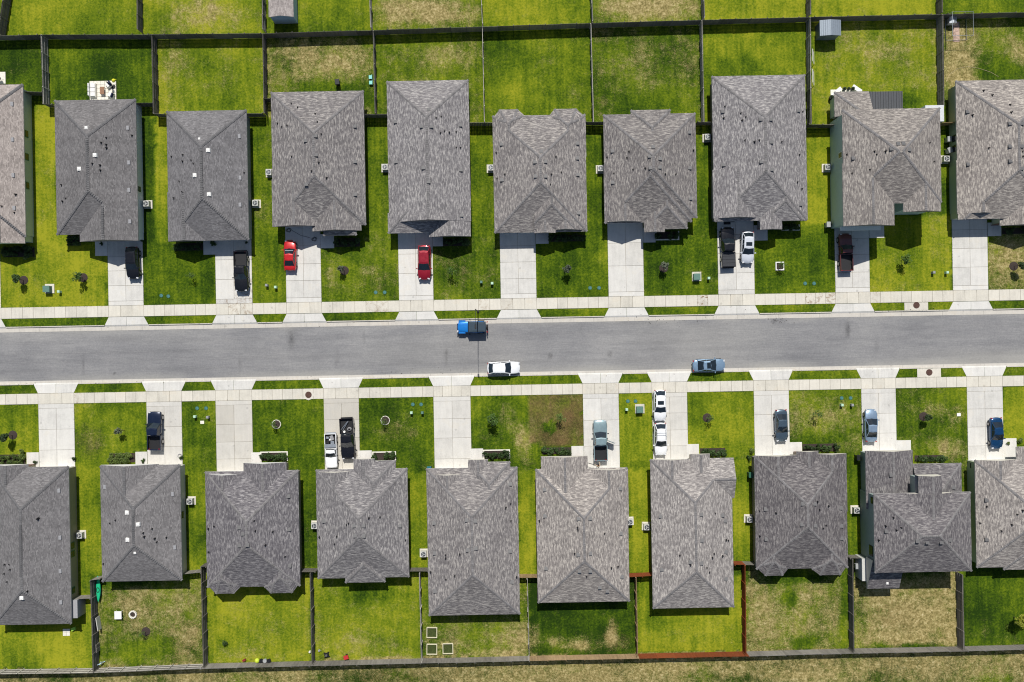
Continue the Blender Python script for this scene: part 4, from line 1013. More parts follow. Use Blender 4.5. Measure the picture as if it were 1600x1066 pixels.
    # wheels with black arches, lamps, mirrors, bumpers
    r = {'sedan': .33, 'suv': .36, 'pickup': .40, 'jeep': .41}[kind]; wd = .24; xo = {'sedan': (.315, -.29), 'suv': (.315, -.30), 'pickup': (.335, -.29), 'jeep': (.33, -.28)}[kind]
    for fx in xo:
        for s in (-1, 1):
            yy = s * (hw - wd / 2 + (.02 if kind != 'jeep' else .0)); wheel(root, fx * L, yy, r, wd)
            if kind == 'jeep':
                MB().box((fx * L, s * (hw - .14), .93), (1.0, .30, .05), 0, .9).build('wheel_arch', pm if fx > 0 else M_BLACKPL, root)
            else:
                MB().tube((fx * L, s * (hw - .06), r + .02), (fx * L, s * (hw + .012), r + .02), r + .05, r + .04, 18).build('wheel_arch', M_BLACKPL, root)
    zf = {'sedan': .66, 'suv': .78, 'pickup': .92, 'jeep': .9}[kind]
    for s in (-1, 1):
        MB().box((L * (.468 if kind != 'jeep' else .47), s * hw * .66, zf + .02), (.18, .30, .13), -s * .35).build('headlight', M_LAMP, root)
        MB().box((-L * .478, s * hw * .74, zf + (.16 if kind != 'pickup' else .0)), (.12, .26, .16), s * .25).build('tail_light', M_TAIL, root)
        MB().box((cb[3] * L - .34, s * (hw + .10), zb + .06), (.13, .22, .13)).build('mirror', M_BLACKPL if kind in ('pickup', 'jeep') else pm, root)
    if kind == 'pickup':
        x0, x1 = -.492 * L, cb[0] * L + .0; zt = 1.13; o = hw * .985
        bd = MB(); cxm = (x0 + x1) / 2; ln = x1 - x0
        for s in (-1, 1): bd.box((cxm, s * (o - .05), (.46 + zt) / 2), (ln, .10, zt - .46))
        bd.box((x0 + .04, 0, (.50 + zt) / 2), (.08, 2 * o - .2, zt - .50)); bd.box((x1 - .05, 0, (.46 + zt) / 2), (.08, 2 * o - .2, zt - .46))
        bed = bd.build('bed', pm, root)
        MB().box((cxm, 0, .66), (ln - .16, 2 * o - .2, .06)).build('bed_floor', M_BLACKPL, bed)
        ln2 = MB()
        for s in (-1, 1): ln2.box((cxm, s * (o - .115), .88), (ln - .2, .02, .40))
        ln2.build('bed_liner', M_BLACKPL, bed)
        MB().box((x0 - .07, 0, .55), (.16, hw * 1.7, .16)).build('rear_bumper', M_STEEL if pm.name != 'paint_black' else M_BLACKPL, root)
        if tonneau:
            tn = empty('tonneau_cover', (0, 0, 0)); tn.parent = bed
            for k in range(4): MB().box((x0 + .1 + (ln - .2) * (k + .5) / 4, 0, zt + .02), ((ln - .2) / 4 - .03, 2 * o - .12, .05)).build('panel', plain('tonneau_grey', (0.035, 0.037, 0.042), 0.5), tn)
    MB().box((L * .478, 0, zf - .22), (.16, hw * 1.5, .16)).build('front_bumper', pm if kind == 'sedan' else M_BLACKPL, root)
    if kind == 'jeep':
        MB().tube((-L * .45, .05, 1.0), (-L * .45 - .26, .05, 1.0), .39, .39, 18).build('spare_wheel', M_RUBBER, root)
        MB().box((-L * .17, 0, zr + .06), (.05, hw * 1.5, .03)).build('roof_seam', M_BLACKPL, root)
    return root
PB = paint('paint_black', (0.008, 0.008, 0.010), .2, .25); PNV = paint('paint_navy', (0.010, 0.018, 0.045), .3, .28); PR = paint('paint_red', (0.50, 0.012, 0.014), .15, .3); PCR = paint('paint_crimson', (0.30, 0.008, 0.022), .3, .3)
PW = paint('paint_white', (0.78, 0.79, 0.80), .0, .3); PMR = paint('paint_maroon', (0.11, 0.022, 0.022), .15, .42); PBL = paint('paint_blue', (0.01, 0.20, 0.62), .25, .3); PSB = paint('paint_silver_blue', (0.25, 0.37, 0.50), .45, .3)
PTG = paint('paint_teal_grey', (0.25, 0.345, 0.365), .35, .35); PDG = paint('paint_dark_grey', (0.085, 0.125, 0.165), .5, .26); PDB = paint('paint_deep_blue', (0.008, 0.055, 0.15), .4, .28); PSV = paint('paint_silver', (0.27, 0.37, 0.49), .5, .3); PWS = paint('paint_pearl', (0.60, 0.63, 0.68), .1, .3)
vehicle('suv', 207.5, 411, 'S', 4.7, 1.88, 1.55, PB, 'black hatchback on the drive of the second upper house', 'car', cab='hatch', jit=1)
pk2 = vehicle('pickup', 377, 424, 'S', 5.9, 1.98, 1.85, PB, 'black pickup parked nose to the street on the third upper drive', 'pickup truck', jit=.5)
vehicle('sedan', 453, 399, 'N', 4.45, 1.80, 1.45, PR, 'bright red car with two wheels on the grass edge', 'car', jit=-1, shade=True)
vehicle('suv', 663, 410.5, 'S', 5.0, 1.92, 1.66, PCR, 'crimson car on the drive of the fifth upper house', 'car', jit=-1)
vehicle('pickup', 1137, 386.5, 'N', 5.9, 2.0, 1.9, PB, 'black pickup with covered bed beside a white car', 'pickup truck', tonneau=True, jit=1)
vehicle('suv', 1168, 387, 'S', 4.6, 1.86, 1.6, PWS, 'white car with dark sunroof beside the black covered pickup', 'car', sunroof=True, jit=-2)
vehicle('pickup', 1321, 394.5, 'N', 5.5, 1.90, 1.72, PMR, 'maroon pickup with empty open bed by the two-storey house', 'pickup truck', cab='regular', jit=1)
vehicle('jeep', 738, 511, 'W', 4.5, 1.9, 1.85, PBL, 'blue off-roader with black soft top under the street lamp', 'car', roofm=plain('soft_top', (0.032, 0.052, 0.072), .7), glassm=M_BLACKPL, jit=-1)
vehicle('suv', 787, 575, 'E', 4.75, 1.84, 1.6, PW, 'white car parked along the lower kerb of the street', 'car', jit=.3)
vehicle('sedan', 1108, 571, 'E', 4.75, 1.86, 1.45, PSB, 'pale blue sedan parked along the lower kerb of the street', 'car', sunroof=True, jit=.8)
vehicle('pickup', 242, 673, 'N', 5.6, 2.0, 1.86, PNV, 'navy blue pickup on the drive of the second lower house', 'pickup truck', jit=-1)
pkw = vehicle('pickup', 517.5, 704, 'S', 5.0, 1.74, 1.55, PW, 'small white pickup loaded with tools beside a black pickup', 'pickup truck', cab='regular', jit=1)
pkb = vehicle('pickup', 543, 685.5, 'S', 6.0, 2.02, 1.9, PB, 'black pickup with poles and a bucket in its bed', 'pickup truck', jit=2)
pkt = vehicle('pickup', 938, 688, 'N', 6.0, 2.0, 1.88, PTG, 'teal-grey pickup with its rear door standing open', 'pickup truck', jit=0)
vehicle('suv', 1031, 633.5, 'S', 4.55, 1.84, 1.6, PW, 'white car with sunroof, nearer the sidewalk of two parked in line', 'car', sunroof=True, jit=-.5)
vehicle('suv', 1032, 686, 'S', 4.75, 1.86, 1.62, PW, 'white car with roof rack, nearer the house of two parked in line', 'car', rails=True, jit=0)
vehicle('sedan', 1221, 665, 'S', 4.7, 1.82, 1.46, PDG, 'dark grey-blue sedan on the drive of the eighth lower house', 'car', jit=1)
vehicle('sedan', 1361, 665, 'N', 4.75, 1.84, 1.46, PSV, 'silver-blue sedan on the drive of the two-storey lower house', 'car', jit=-1.5)
vehicle('sedan', 1557, 677, 'S', 4.6, 1.82, 1.47, PDB, 'deep blue sedan on the rightmost lower drive', 'car', jit=1)
# the open rear door of the teal-grey pickup (right side; the truck faces north)
dm = MB().box((-.55, -.035, 1.0), (1.1, .07, 1.0)); d_ = dm.build('open_door', PTG, pkt, loc=(-.02, -.98, 0), rz=R(68))
MB().box((-.55, -.02, 1.55), (.85, .04, .34)).build('pane', M_CARGLASS, d_)
# tool chest on the white pickup, loads in the beds
MB().box((-.09 * 5 - .28, 0, 1.18), (.50, 1.6, .22)).build('tool_chest', M_STEEL, pkw)
def rest(name, mb, mat, loc, label, cat, rz=0.0, group=None, smooth=False):
    o = mb.build(name, mat, None, loc, rz, smooth=smooth); tag(o, label, cat, group); return o
def onbed(v, x, y, z): return v.matrix_basis @ Vector((x, y, z))
for k, (x, y, sx, sy, h_, mt) in enumerate([(-1.2, .3, .5, .4, .45, M_STEEL), (-1.3, -.35, .42, .5, .35, M_BLACKPL), (-1.85, .2, .45, .7, .30, M_VENTGREY), (-1.9, -.42, .4, .3, .42, M_STEEL), (-1.6, -.05, .22, .22, .5, M_WHITE)]):
    rest('tool_case', MB().box((0, 0, h_ / 2), (sx, sy, h_)).box((0, 0, h_ + .015), (sx * .5, .05, .04)), mt, onbed(pkw, x, y, .69), ['steel tool case at the front of the white pickup bed', 'black tool case at the front of the white pickup bed', 'grey flat case at the tail of the white pickup bed', 'small steel case at the tail of the white pickup bed', 'white canister amid the tools in the white pickup bed'][k], 'tool case', rz=random.uniform(-.4, .4))
for k, y in enumerate((-.35, -.15)):
    p_ = MB().tube((-.8, 0, 0), (.8, 0, .25), .045, n=8); p_.tube((-.8, 0, 0), (-.84, 0, -.01), .06, n=8)
    rest('steel_pole', p_, M_STEEL, onbed(pkb, -1.9, y, .80), 'steel pole in the black pickup bed, %s of two' % ('upper', 'lower')[k], 'pole', rz=R(50 + k * 8), group='poles in the black pickup bed')
bk = MB().tube((0, 0, 0), (0, 0, .36), .13, .16, 12); bk.ring((0, 0), .15, .17, .34, .37, 12)
rest('bucket', bk, M_WHITE, onbed(pkb, -1.05, -.35, .70), 'white bucket in the black pickup bed', 'bucket')
hc = MB()
for k in range(26):
    a0, a1 = k * .9, (k + 1) * .9; r0 = .32 - .006 * k
    hc.tube((r0 * math.cos(a0), r0 * math.sin(a0), .03 + .012 * k), (r0 * math.cos(a1), r0 * math.sin(a1), .03 + .012 * (k + 1)), .028, n=5)
rest('cable_coil', hc, M_VENTGREY, onbed(pkb, -1.35, .35, .69), 'grey cable coil in the black pickup bed', 'coil')

# ------------------------------------------------------------------ plants
def leaf_mesh(name, n, rx, ry, rz, size, seed, mat, shell=.55, flat=0.35):
    rnd = random.Random(seed); m = MB()
    lob = [(rnd.uniform(-.6, .6), rnd.uniform(-.6, .6), rnd.uniform(-.4, .5), rnd.uniform(.35, .6)) for _ in range(7)]
    k = 0
    while k < n:
        l = rnd.choice(lob)
        d = Vector((rnd.gauss(0, 1), rnd.gauss(0, 1), rnd.gauss(0, 1))).normalized() * (rnd.uniform(shell, 1.0)) * l[3]
        p = Vector(((l[0] + d.x) * rx, (l[1] + d.y) * ry, (l[2] + d.z) * rz + rz * .9))
        if p.z < .02: continue
        nrm = (Vector((d.x, d.y, abs(d.z) + flat)) + Vector((rnd.gauss(0, .4), rnd.gauss(0, .4), rnd.gauss(0, .3)))).normalized()
        a = nrm.orthogonal().normalized(); b_ = nrm.cross(a); t = rnd.uniform(0, 6.28); u = a * math.cos(t) + b_ * math.sin(t); v = nrm.cross(u)
        s_ = size * rnd.uniform(.6, 1.3)
        m.face([p - u * s_, p - v * s_ * .5, p + u * s_, p + v * s_ * .5]); k += 1
    me = m.mesh(name); me.materials.append(mat); return me
SHR = {}
for key, mat in (('d', M_LEAFD), ('g', M_LEAFG)):
    SHR[key] = [leaf_mesh('foliage', 420, .52, .52, .50, .085, 11 + k, mat) for k in range(3)]
STEM = MB().tube((0, 0, 0), (.03, .02, .35), .03, .015, 6); 
for k in range(4): STEM.tube((0, 0, .1), (.22 * math.cos(k * 1.6), .22 * math.sin(k * 1.6), .5), .014, .007, 5)
STEMM = STEM.mesh('stem'); STEMM.materials.append(M_BARK)
def shrub(px, py, key, sc_, label, group):
    q = P(px, py); r_ = empty('shrub', (q.x, q.y, .0), random.uniform(0, 6)); tag(r_, label, 'shrub', group)
    o = ob('foliage', random.choice(SHR[key]), None, r_); ob('stem', STEMM, None, r_); r_.scale = (sc_, sc_, sc_ * random.uniform(.8, 1.1))
BEDS = [ # x0,y0,x1,y1, leaf kind, house words, edging
 (6,386,54,402,'d','leftmost upper house',None),(106,368,126,384,'d','second upper house',None),(274,380,317,392,'d','third upper house',None),(523,372,562,386,'d','fourth upper house',None),(691,373,732,385,'d','fifth upper house',None),(858,367,912,378,'d','sixth upper house',None),(1025,362,1060,375,'d','seventh upper house','w'),(1222,352,1248,360,'d','eighth upper house','w'),(1566,356,1610,366,'d','rightmost upper house',None),
 (-6,710,40,726,'g','leftmost lower house',None),(172,708,211,723,'g','second lower house',None),(408,706,449,720,'d','third lower house','w'),(583,706,618,719,'d','fourth lower house','w'),(756,703,796,717,'d','fifth lower house','w'),(847,699,892,710,'d','sixth lower house',None),(1094,700,1133,713,'d','seventh lower house',None),(1254,693,1308,706,'d','eighth lower house',None),(1429,711,1474,721,'d','two-storey lower house',None)]
for (x0, y0, x1, y1, key, words, edge) in BEDS:
    a, b = P(x0, y1), P(x1, y0); cx, cy = (a.x + b.x) / 2, (a.y + b.y) / 2; wd, dp = abs(b.x - a.x), abs(b.y - a.y)
    bed = MB().box((cx, cy, .0), (wd, dp, .07)).build('planting_bed', M_MULCH, kind='structure')
    if edge:
        m = MB()
        for s in (-1, 1): m.box((cx + s * wd / 2, cy, .06), (.16, dp + .16, .16))
        fy_ = cy + (dp / 2 if y0 > 533 else -dp / 2); m.box((cx, fy_, .063), (wd - .16, .16, .16))
        m.build('edging', M_STONEW, bed)
    n = max(2, min(7, int(round(wd / .80)))); rows = 2 if dp > 1.25 else 1; NTH = ['first', 'second', 'third', 'fourth', 'fifth', 'sixth', 'seventh']
    for r_ in range(rows):
        for i in range(n):
            if random.random() < .06: continue
            xx = x0 + (x1 - x0) * (i + .5) / n + random.uniform(-1.2, 1.2); yy = y0 + (y1 - y0) * (r_ + .5) / rows + random.uniform(-1, 1)
            shrub(xx, yy, key, random.uniform(.95, 1.3) * (1.0 if rows == 1 else .9), ('light green' if key == 'g' else 'dark green') + ' shrub, %s from left%s, before the %s' % (NTH[i], '' if rows == 1 else (' in the upper row', ' in the lower row')[r_], words), 'shrubs before the ' + words)
for px, py, key, s_, lb in [(36,706,'g',.9,'tall light green shrub beside the leftmost lower front walk'),(38,714,'g',.8,'low light green shrub beside the leftmost lower front walk'),(56,722,'d',.6,'small round shrub on the leftmost lower front walk'),(118,716,'d',.7,'shrub at the right corner of the leftmost lower drive'),(225,720,'d',.7,'round shrub at the second lower front door'),(284,715,'d',.6,'shrub at the right corner of the second lower drive'),(223,374,'d',.7,'shrub at the right corner of the second upper drive'),(160,381,'d',.6,'small round shrub on the second upper front walk'),(334,381,'d',.9,'round shrub at the third upper front door'),(385,380,'d',.5,'potted shrub at the right corner of the third upper drive'),(1173,705,'g',.9,'leafy shrub at the left corner of the eighth lower house'),(1169,715,'d',.8,'dark shrub in the gap left of the eighth lower house'),(1296,352,'d',.8,'dark shrub at the left corner of the two-storey mint house'),(1573,692,'g',.6,'small shrub beside the rightmost lower front walk'),(1592,688,'g',.8,'shrub by the right edge in front of the rightmost lower house'),(352,1002,'d',.9,'dark lone shrub in the yellow-green third lower back yard'),(1583,965,'g',1.4,'x')]:
    if lb == 'x': continue
    shrub(px, py, key, s_, lb, None)

def tree_trunk(h_, seed):
    rnd = random.Random(seed); m = MB().tube((0, 0, 0), (.03, .02, h_ * .55), .045, .03, 8); m.tube((.03, .02, h_ * .55), (.0, .04, h_), .03, .012, 7)
    for k in range(6):
        a = k * 1.05 + rnd.uniform(-.3, .3); z = h_ * rnd.uniform(.45, .8); m.tube((.02, .02, z), (.45 * math.cos(a), .45 * math.sin(a), z + .45), .016, .006, 5)
    me = m.mesh('trunk'); me.materials.append(M_BARK); return me
TR = {'grey': leaf_mesh('crown', 420, .62, .62, .62, .10, 31, M_LEAFP), 'green': leaf_mesh('crown', 420, .62, .62, .7, .10, 32, M_LEAFGR), 'dark': leaf_mesh('crown', 700, .75, .75, .7, .10, 33, M_LEAFD), 'yellow': leaf_mesh('crown', 600, 1.0, 1.0, .7, .12, 34, M_LEAFY), 'thin': leaf_mesh('crown', 150, .6, .6, .7, .09, 35, M_LEAFGR)}
TK = [tree_trunk(1.9, 3), tree_trunk(2.1, 5)]
def sapling(px, py, key, label, s_=1.0, ring=None, h_=1.0):
    q = P(px, py); r_ = empty('young_tree', (q.x, q.y, 0), random.uniform(0, 6)); tag(r_, label, 'tree', 'young trees on the front lawns')
    ob('trunk', random.choice(TK), None, r_); c = ob('crown', TR[key], None, r_, (0, 0, 1.0)); r_.scale = (s_ * 1.18, s_ * 1.18, s_ * h_ * 1.1)
    if ring:
        if ring == 'mulch': o = MB().dome((q.x, q.y, 0), .66, .09, 18, 3).build('mulch_ring', M_MULCH)
        elif ring == 'stone':
            o = empty('stone_ring', (q.x, q.y, 0))
            for k in range(16):
                a = 2 * math.pi * k / 16; MB().box((.62 * math.cos(a), .62 * math.sin(a), .06), (.10, .22, .12), a, .85).build('stone', M_STONEW, o)
            MB().dome((0, 0, 0), .54, .05, 16, 2).build('mulch', M_MULCH, o)
        elif ring == 'square':
            o = empty('square_planter', (q.x, q.y, 0))
            for k in range(4):
                a = k * math.pi / 2; MB().box((.55 * math.cos(a), .55 * math.sin(a), .08), (.14, .96 if k % 2 else 1.24, .18), a).build('timber', M_WHITE, o)
            MB().box((0, 0, .03), (.97, .97, .07)).build('mulch', M_MULCH, o)
        nm = {'mulch': 'dark mulch ring', 'stone': 'white stone ring', 'square': 'white square timber frame'}[ring]
        tag(o, nm + ' round the ' + label.replace('young ', '').replace(' in a white square frame', '').replace(' in a stone ring', '').replace(' in dark mulch', ''), 'tree ring', 'rings round the young trees')
sapling(37, 438, 'dark', 'young dark tree on the leftmost upper front lawn', .95, 'mulch')
sapling(130, 434, 'green', 'young sparse tree beside the second upper drive', .95, 'mulch')
sapling(303, 431, 'thin', 'young thin tree on the third upper front lawn', .8)
sapling(538, 423, 'grey', 'young grey-leaved tree on the fourth upper front lawn', .85, 'mulch')
sapling(707, 426, 'thin', 'young green tree on the fifth upper front lawn', 1.0)
sapling(882, 423, 'grey', 'young grey-leaved tree on the sixth upper front lawn', 1.05)
sapling(1037, 419, 'grey', 'young grey-leaved tree on the seventh upper front lawn', 1.0, 'mulch')
sapling(1218, 416, 'thin', 'young tree in a white square frame by the eighth upper drive', .8, 'square')
sapling(1408, 407, 'green', 'young spreading tree on the ninth upper front lawn', .95)
sapling(1584, 416, 'dark', 'young dark tree on the dry rightmost upper front lawn', 1.0, 'mulch')
sapling(20, 680, 'dark', 'young dark round tree on the leftmost lower front lawn', 1.0, 'mulch')
sapling(195, 672, 'grey', 'young brownish tree left of the navy pickup', .9)
sapling(432, 663, 'thin', 'young tree in a stone ring on the third lower front lawn', .8, 'stone')
sapling(602, 657, 'thin', 'young tree in a stone ring on the fourth lower front lawn', .8, 'stone')
sapling(771, 654, 'green', 'young bushy tree on the fifth lower front lawn', 1.15)
sapling(875, 652, 'thin', 'young thin tree on the bare brown lawn patch', 1.0)
sapling(1105, 653, 'thin', 'young tree in dark mulch on the seventh lower front lawn', .85, 'mulch')
sapling(1271, 645, 'thin', 'young thin tree on the patchy eighth lower front lawn', 1.0)
sapling(1443, 651, 'dark', 'young dark tree on the two-storey lower front lawn', .85, 'mulch')
sapling(1584, 964, 'yellow', 'young yellow-green tree in the rightmost lower back yard', 1.1)
sapling(228, 987, 'thin', 'small bare sapling in the dry second lower back yard', .7, 'mulch')

# ------------------------------------------------------------------ utilities
def ac_unit(px, py, label):
    q = P(px, py, .4); r_ = empty('air_conditioner', (q.x, q.y, 0), random.uniform(-.03, .03)); tag(r_, label, 'air conditioner', 'air conditioners beside the houses')
    MB().box((0, 0, .04), (1.22, 1.22, .10)).build('concrete_pad', M_WALK, r_)['stain'] = 0.0
    MB().box((0, 0, .48), (.82, .82, .78)).build('casing', M_AC, r_)
    MB().tube((0, 0, .872), (0, 0, .885), .34, .34, 20).build('fan_opening', M_BLACKPL, r_)
    g = MB()
    for rr in (.12, .22, .32): g.ring((0, 0), rr - .012, rr + .012, .888, .90, 18)
    g.tube((-.33, 0, .893), (.33, 0, .893), .012, n=4); g.tube((0, -.33, .894), (0, .33, .894), .012, n=4)
    g.build('fan_guard', M_STEEL, r_)
    m = MB()
    for k in range(3):
        a = k * 2.09; m.box((.14 * math.cos(a), .14 * math.sin(a), .886), (.24, .09, .006), a)
    m.build('fan_blade', M_AC, r_)
for px, py, lb in [(230,319,'second upper house'),(400,318,'third upper house'),(421,270,'fourth upper house'),(602,262,'fifth upper house'),(767,263,'sixth upper house'),(938,264,'seventh upper house'),(1105,215,'eighth upper house'),(1292,262,'two-storey mint house'),(1477,249,'rightmost upper house'),(126,836,'leftmost lower house'),(298,783,'second lower house'),(492,821,'fourth lower house'),(662,865,'fifth lower house'),(984,815,'sixth lower house'),(1010,823,'seventh lower house'),(1170,811,'eighth lower house'),(1337,797,'two-storey lower house')]:
    ac_unit(px, py, 'air conditioner with round fan on a pad beside the ' + lb)
def transformer(px, py, label, s_=1.0, white=True):
    q = P(px, py, .3); r_ = empty('transformer_box', (q.x, q.y, 0)); tag(r_, label, 'utility box', 'green utility boxes')
    if white: MB().box((.1, .1, .03), (1.35, 1.35, .09)).build('concrete_base', M_WALK, r_)['stain'] = 0.0
    MB().box((0, 0, .42), (.95, .9, .74), 0, .96).build('cabinet', M_UTIL, r_)
    MB().box((0, 0, .815), (1.0, .95, .05), 0, .93).build('lid', M_UTIL, r_)
    r_.scale = (s_, s_, s_)
transformer(75, 452, 'green transformer box on the leftmost upper front lawn'); transformer(1088, 433, 'green transformer box left of the black covered pickup drive'); transformer(999, 640, 'green transformer box between the sixth and seventh lower drives')
def pedestal(px, py, mat, label, s_=1.0):
    q = P(px, py, .3); r_ = empty('utility_pedestal', (q.x, q.y, 0)); tag(r_, label, 'utility box', 'small utility pedestals on the lawns')
    MB().box((0, 0, .3), (.34, .34, .6), 0, .9).build('casing', mat, r_); MB().box((0, 0, .63), (.38, .38, .07), 0, .8).build('cap', mat, r_); r_.scale = (s_, s_, s_)
for px, py, mt, lb in [(93,456,M_PALEGREEN,'pale green pedestal right of the leftmost transformer box'),(417,446,M_VENTGREY,'grey pedestal left of the fourth upper drive'),(431,449,M_PALEGREEN,'pale pedestal nearest the fourth upper drive'),(752,441,M_UTIL,'green pedestal left of the sixth upper drive'),(769,443,M_PALEGREEN,'pale pedestal nearest the sixth upper drive'),(1107,435,M_PALEGREEN,'pale pedestal nearest the eighth upper drive'),(1458,426,M_VENTGREY,'grey pedestal on the ninth upper lawn'),(1479,426,M_PALEGREEN,'pale green pedestal nearest the rightmost upper drive'),
    (305,651,M_PALEGREEN,'pale pedestal left of the third lower drive'),(325,652,M_VENTGREY,'grey pedestal nearest the third lower drive'),(643,645,M_PALEGREEN,'pale pedestal on the fourth lower lawn'),(660,645,M_UTIL,'green pedestal nearest the fifth lower drive'),(979,640,M_PALEGREEN,'pale pedestal right of the sixth lower drive'),(1315,633,M_PALEGREEN,'pale pedestal on the eighth lower lawn'),(1331,633,M_VENTGREY,'grey pedestal nearest the ninth lower drive')]:
    pedestal(px, py, mt, lb)
def lid(px, py, mat, label, r=.22, square=False, group='teal meter lids in the lawns'):
    q = P(px, py); r_ = empty('meter_lid', (q.x, q.y, 0)); tag(r_, label, 'meter lid', group)
    if square: MB().box((0, 0, .01), (.55, .45, .06)).build('cover', mat, r_)
    else:
        MB().tube((0, 0, -.02), (0, 0, .035), r, r, 16).build('cover', mat, r_); MB().ring((0, 0), r, r + .06, -.01, .03, 16).build('collar', M_TEAL, r_)
M_TEALP = plain('worn_teal_plastic', (0.055, 0.16, 0.155), 0.6, var=.4, scale=9)
for px, py, lb in [(587,457,'left of two near the fifth upper drive'),(601,457,'right of two near the fifth upper drive'),(922,450,'left of two near the seventh upper drive'),(936,450,'right of two near the seventh upper drive'),(1258,443,'left of two near the ninth upper drive'),(1272,443,'right of two near the ninth upper drive'),(252,462,'left of two on the third upper lawn'),(263,463,'right of two on the third upper lawn'),(308,638,'left of two near the third lower drive'),(322,638,'right of two near the third lower drive'),(645,632,'left of two near the fifth lower drive'),(658,632,'right of two near the fifth lower drive'),(981,627,'left of two near the seventh lower drive'),(993,627,'right of two near the seventh lower drive'),(1315,622,'left of two near the ninth lower drive'),(1329,622,'right of two near the ninth lower drive')]:
    lid(px, py, M_TEALP, 'teal round meter lid, ' + lb)
lid(1498, 648, M_WHITE, 'white square lid near the rightmost lower drive', square=True, group='white lids in the lawns'); lid(316, 660, M_STONEW, 'white square lid left of the third lower drive', square=True, group='white lids in the lawns')
def manhole(px, py, label):
    q = P(px, py, .05); r_ = empty('manhole', (q.x, q.y, .036)); tag(r_, label, 'manhole', 'rusty manholes')
    MB().ring((0, 0), .40, .47, 0, .03, 24).build('collar', M_IRON, r_); MB().tube((0, 0, -.01), (0, 0, .024), .40, .40, 24).build('cover', M_IRON, r_)
    m = MB()
    for k in range(4): m.box((0, -.24 + k * .16, .027), (.5, .05, .012))
    m.build('tread', M_IRON, r_)
manhole(1432, 477, 'rusty manhole in the pavement panel beyond the upper kerb'); manhole(1452, 582, 'rusty manhole in the pavement panel beyond the lower kerb'); 
q = P(482, 617, 0); MB().tube((q.x, q.y, -.02), (q.x, q.y, .056), .80, .80, 8).build('manhole_pad', M_WALK, kind='structure')['stain'] = 0.0
manhole(482, 617, 'rusty manhole set in the lower sidewalk'); bpy.data.objects['manhole.002'].location.z = .060

# street lamp
q = P(747, 487)
lp = empty('street_lamp', (q.x, q.y, 0)); tag(lp, 'tall street lamp with arm over the blue off-roader', 'street lamp')
M_POLE = plain('dark_pole', (0.03, 0.03, 0.032), .5, .3)
MB().box((0, 0, .08), (.34, .34, .16), 0, .9).build('base', M_POLE, lp); MB().tube((0, 0, .1), (0, 0, 8.9), .075, .045, 10).build('pole', M_POLE, lp)
a_ = MB(); a_.tube((0, 0, 8.7), (0, -.9, 9.15), .035, .03, 7); a_.tube((0, -.9, 9.15), (0, -2.1, 9.25), .03, .028, 7); a_.build('arm', M_POLE, lp)
MB().box((0, -2.4, 9.25), (.24, .62, .12), 0, .8).build('lamp_head', M_POLE, lp)

# bins
def bin_(px, py, mat, label, rz=0.0, s_=1.0):
    q = P(px, py, .5); r_ = empty('wheelie_bin', (q.x, q.y, 0), rz); tag(r_, label, 'bin', 'wheeled bins')
    m = MB(); a = [(-.24, -.28), (.24, -.28), (.24, .28), (-.24, .28)]; b_ = [(-.30, -.36), (.30, -.36), (.30, .36), (-.30, .36)]
    for i in range(4):
        j = (i + 1) % 4; m.face([(a[i][0], a[i][1], .04), (a[j][0], a[j][1], .04), (b_[j][0], b_[j][1], 1.0), (b_[i][0], b_[i][1], 1.0)])
    m.build('bin_body', mat, r_); MB().box((0, .02, 1.035), (.66, .80, .07), 0, .9).build('lid', mat, r_)
    MB().tube((-.28, .42, .95), (.28, .42, .95), .025, n=6).build('handle', mat, r_)
    for s in (-1, 1): MB().tube((s * .24, .30, .1), (s * .30, .30, .1), .1, n=10).build('wheel', M_RUBBER, r_)
    r_.scale = (s_, s_, s_)
M_BINB = plain('black_bin', (0.012, 0.014, 0.017), .5); M_BINGY = plain('grey_bin', (0.33, 0.34, 0.34), .5); M_BINT = plain('teal_bin', (0.015, 0.13, 0.17), .5); M_BING = plain('green_bin', (0.03, 0.11, 0.07), .5)
bin_(528, 130, M_BINB, 'black bin standing on the dry fourth upper back yard', .1); bin_(1293, 352, M_BINGY, 'grey bin in the gap left of the two-storey mint house'); bin_(1481, 219, M_BINGY, 'square grey bin beside the rightmost upper house'); bin_(1482, 236, M_BINGY, 'grey bin nearest the rightmost upper air conditioner', .4)
bin_(671, 733, M_BINT, 'teal bin left of the fifth lower drive'); bin_(1172, 742, M_BING, 'green bin in the gap left of the eighth lower house'); bin_(1340, 715, M_BINB, 'black bin left of the two-storey lower garage'); bin_(1517, 727, M_BINB, 'black bin left of the rightmost lower garage'); bin_(1338, 884, M_BINGY, 'grey bin behind the short fence of the two-storey lower house')

# ------------------------------------------------------------------ back yard things
def tl(o, label, cat, group=None): return tag(o, label, cat, group)
# patio and furniture behind the second upper house
q = P(161, 142); pt = empty('patio', (q.x, q.y, 0)); pt['kind'] = 'structure'
MB().box((0, 0, -.01), (3.9, 2.9, .06)).build('bedding', M_JOINT, pt)
pv = MB()
for i in range(7):
    for j in range(5): pv.box((-1.65 + i * .55, -1.14 + j * .57, .03), (.51, .53, .07))
pv.build('paver', M_STONEW, pt, kind='stuff')
M_CUSH = plain('white_cushion', (0.72, 0.71, 0.68), .8); M_NAVY = plain('navy_cushion', (0.012, 0.02, 0.06), .8)
so = empty('garden_sofa', (q.x - 1.35, q.y + .0, .06)); tl(so, 'white garden sofa along the left side of the paver patio', 'sofa')
MB().box((0, 0, .2), (.95, 2.0, .3)).build('frame', M_STONEW, so)
for k in (-1, 0, 1): MB().box((.10, k * .62, .42), (.70, .58, .16), 0, .93).build('seat_cushion', M_CUSH, so); MB().box((-.36, k * .62, .62), (.18, .58, .42), 0, .9).build('back_cushion', M_CUSH, so)
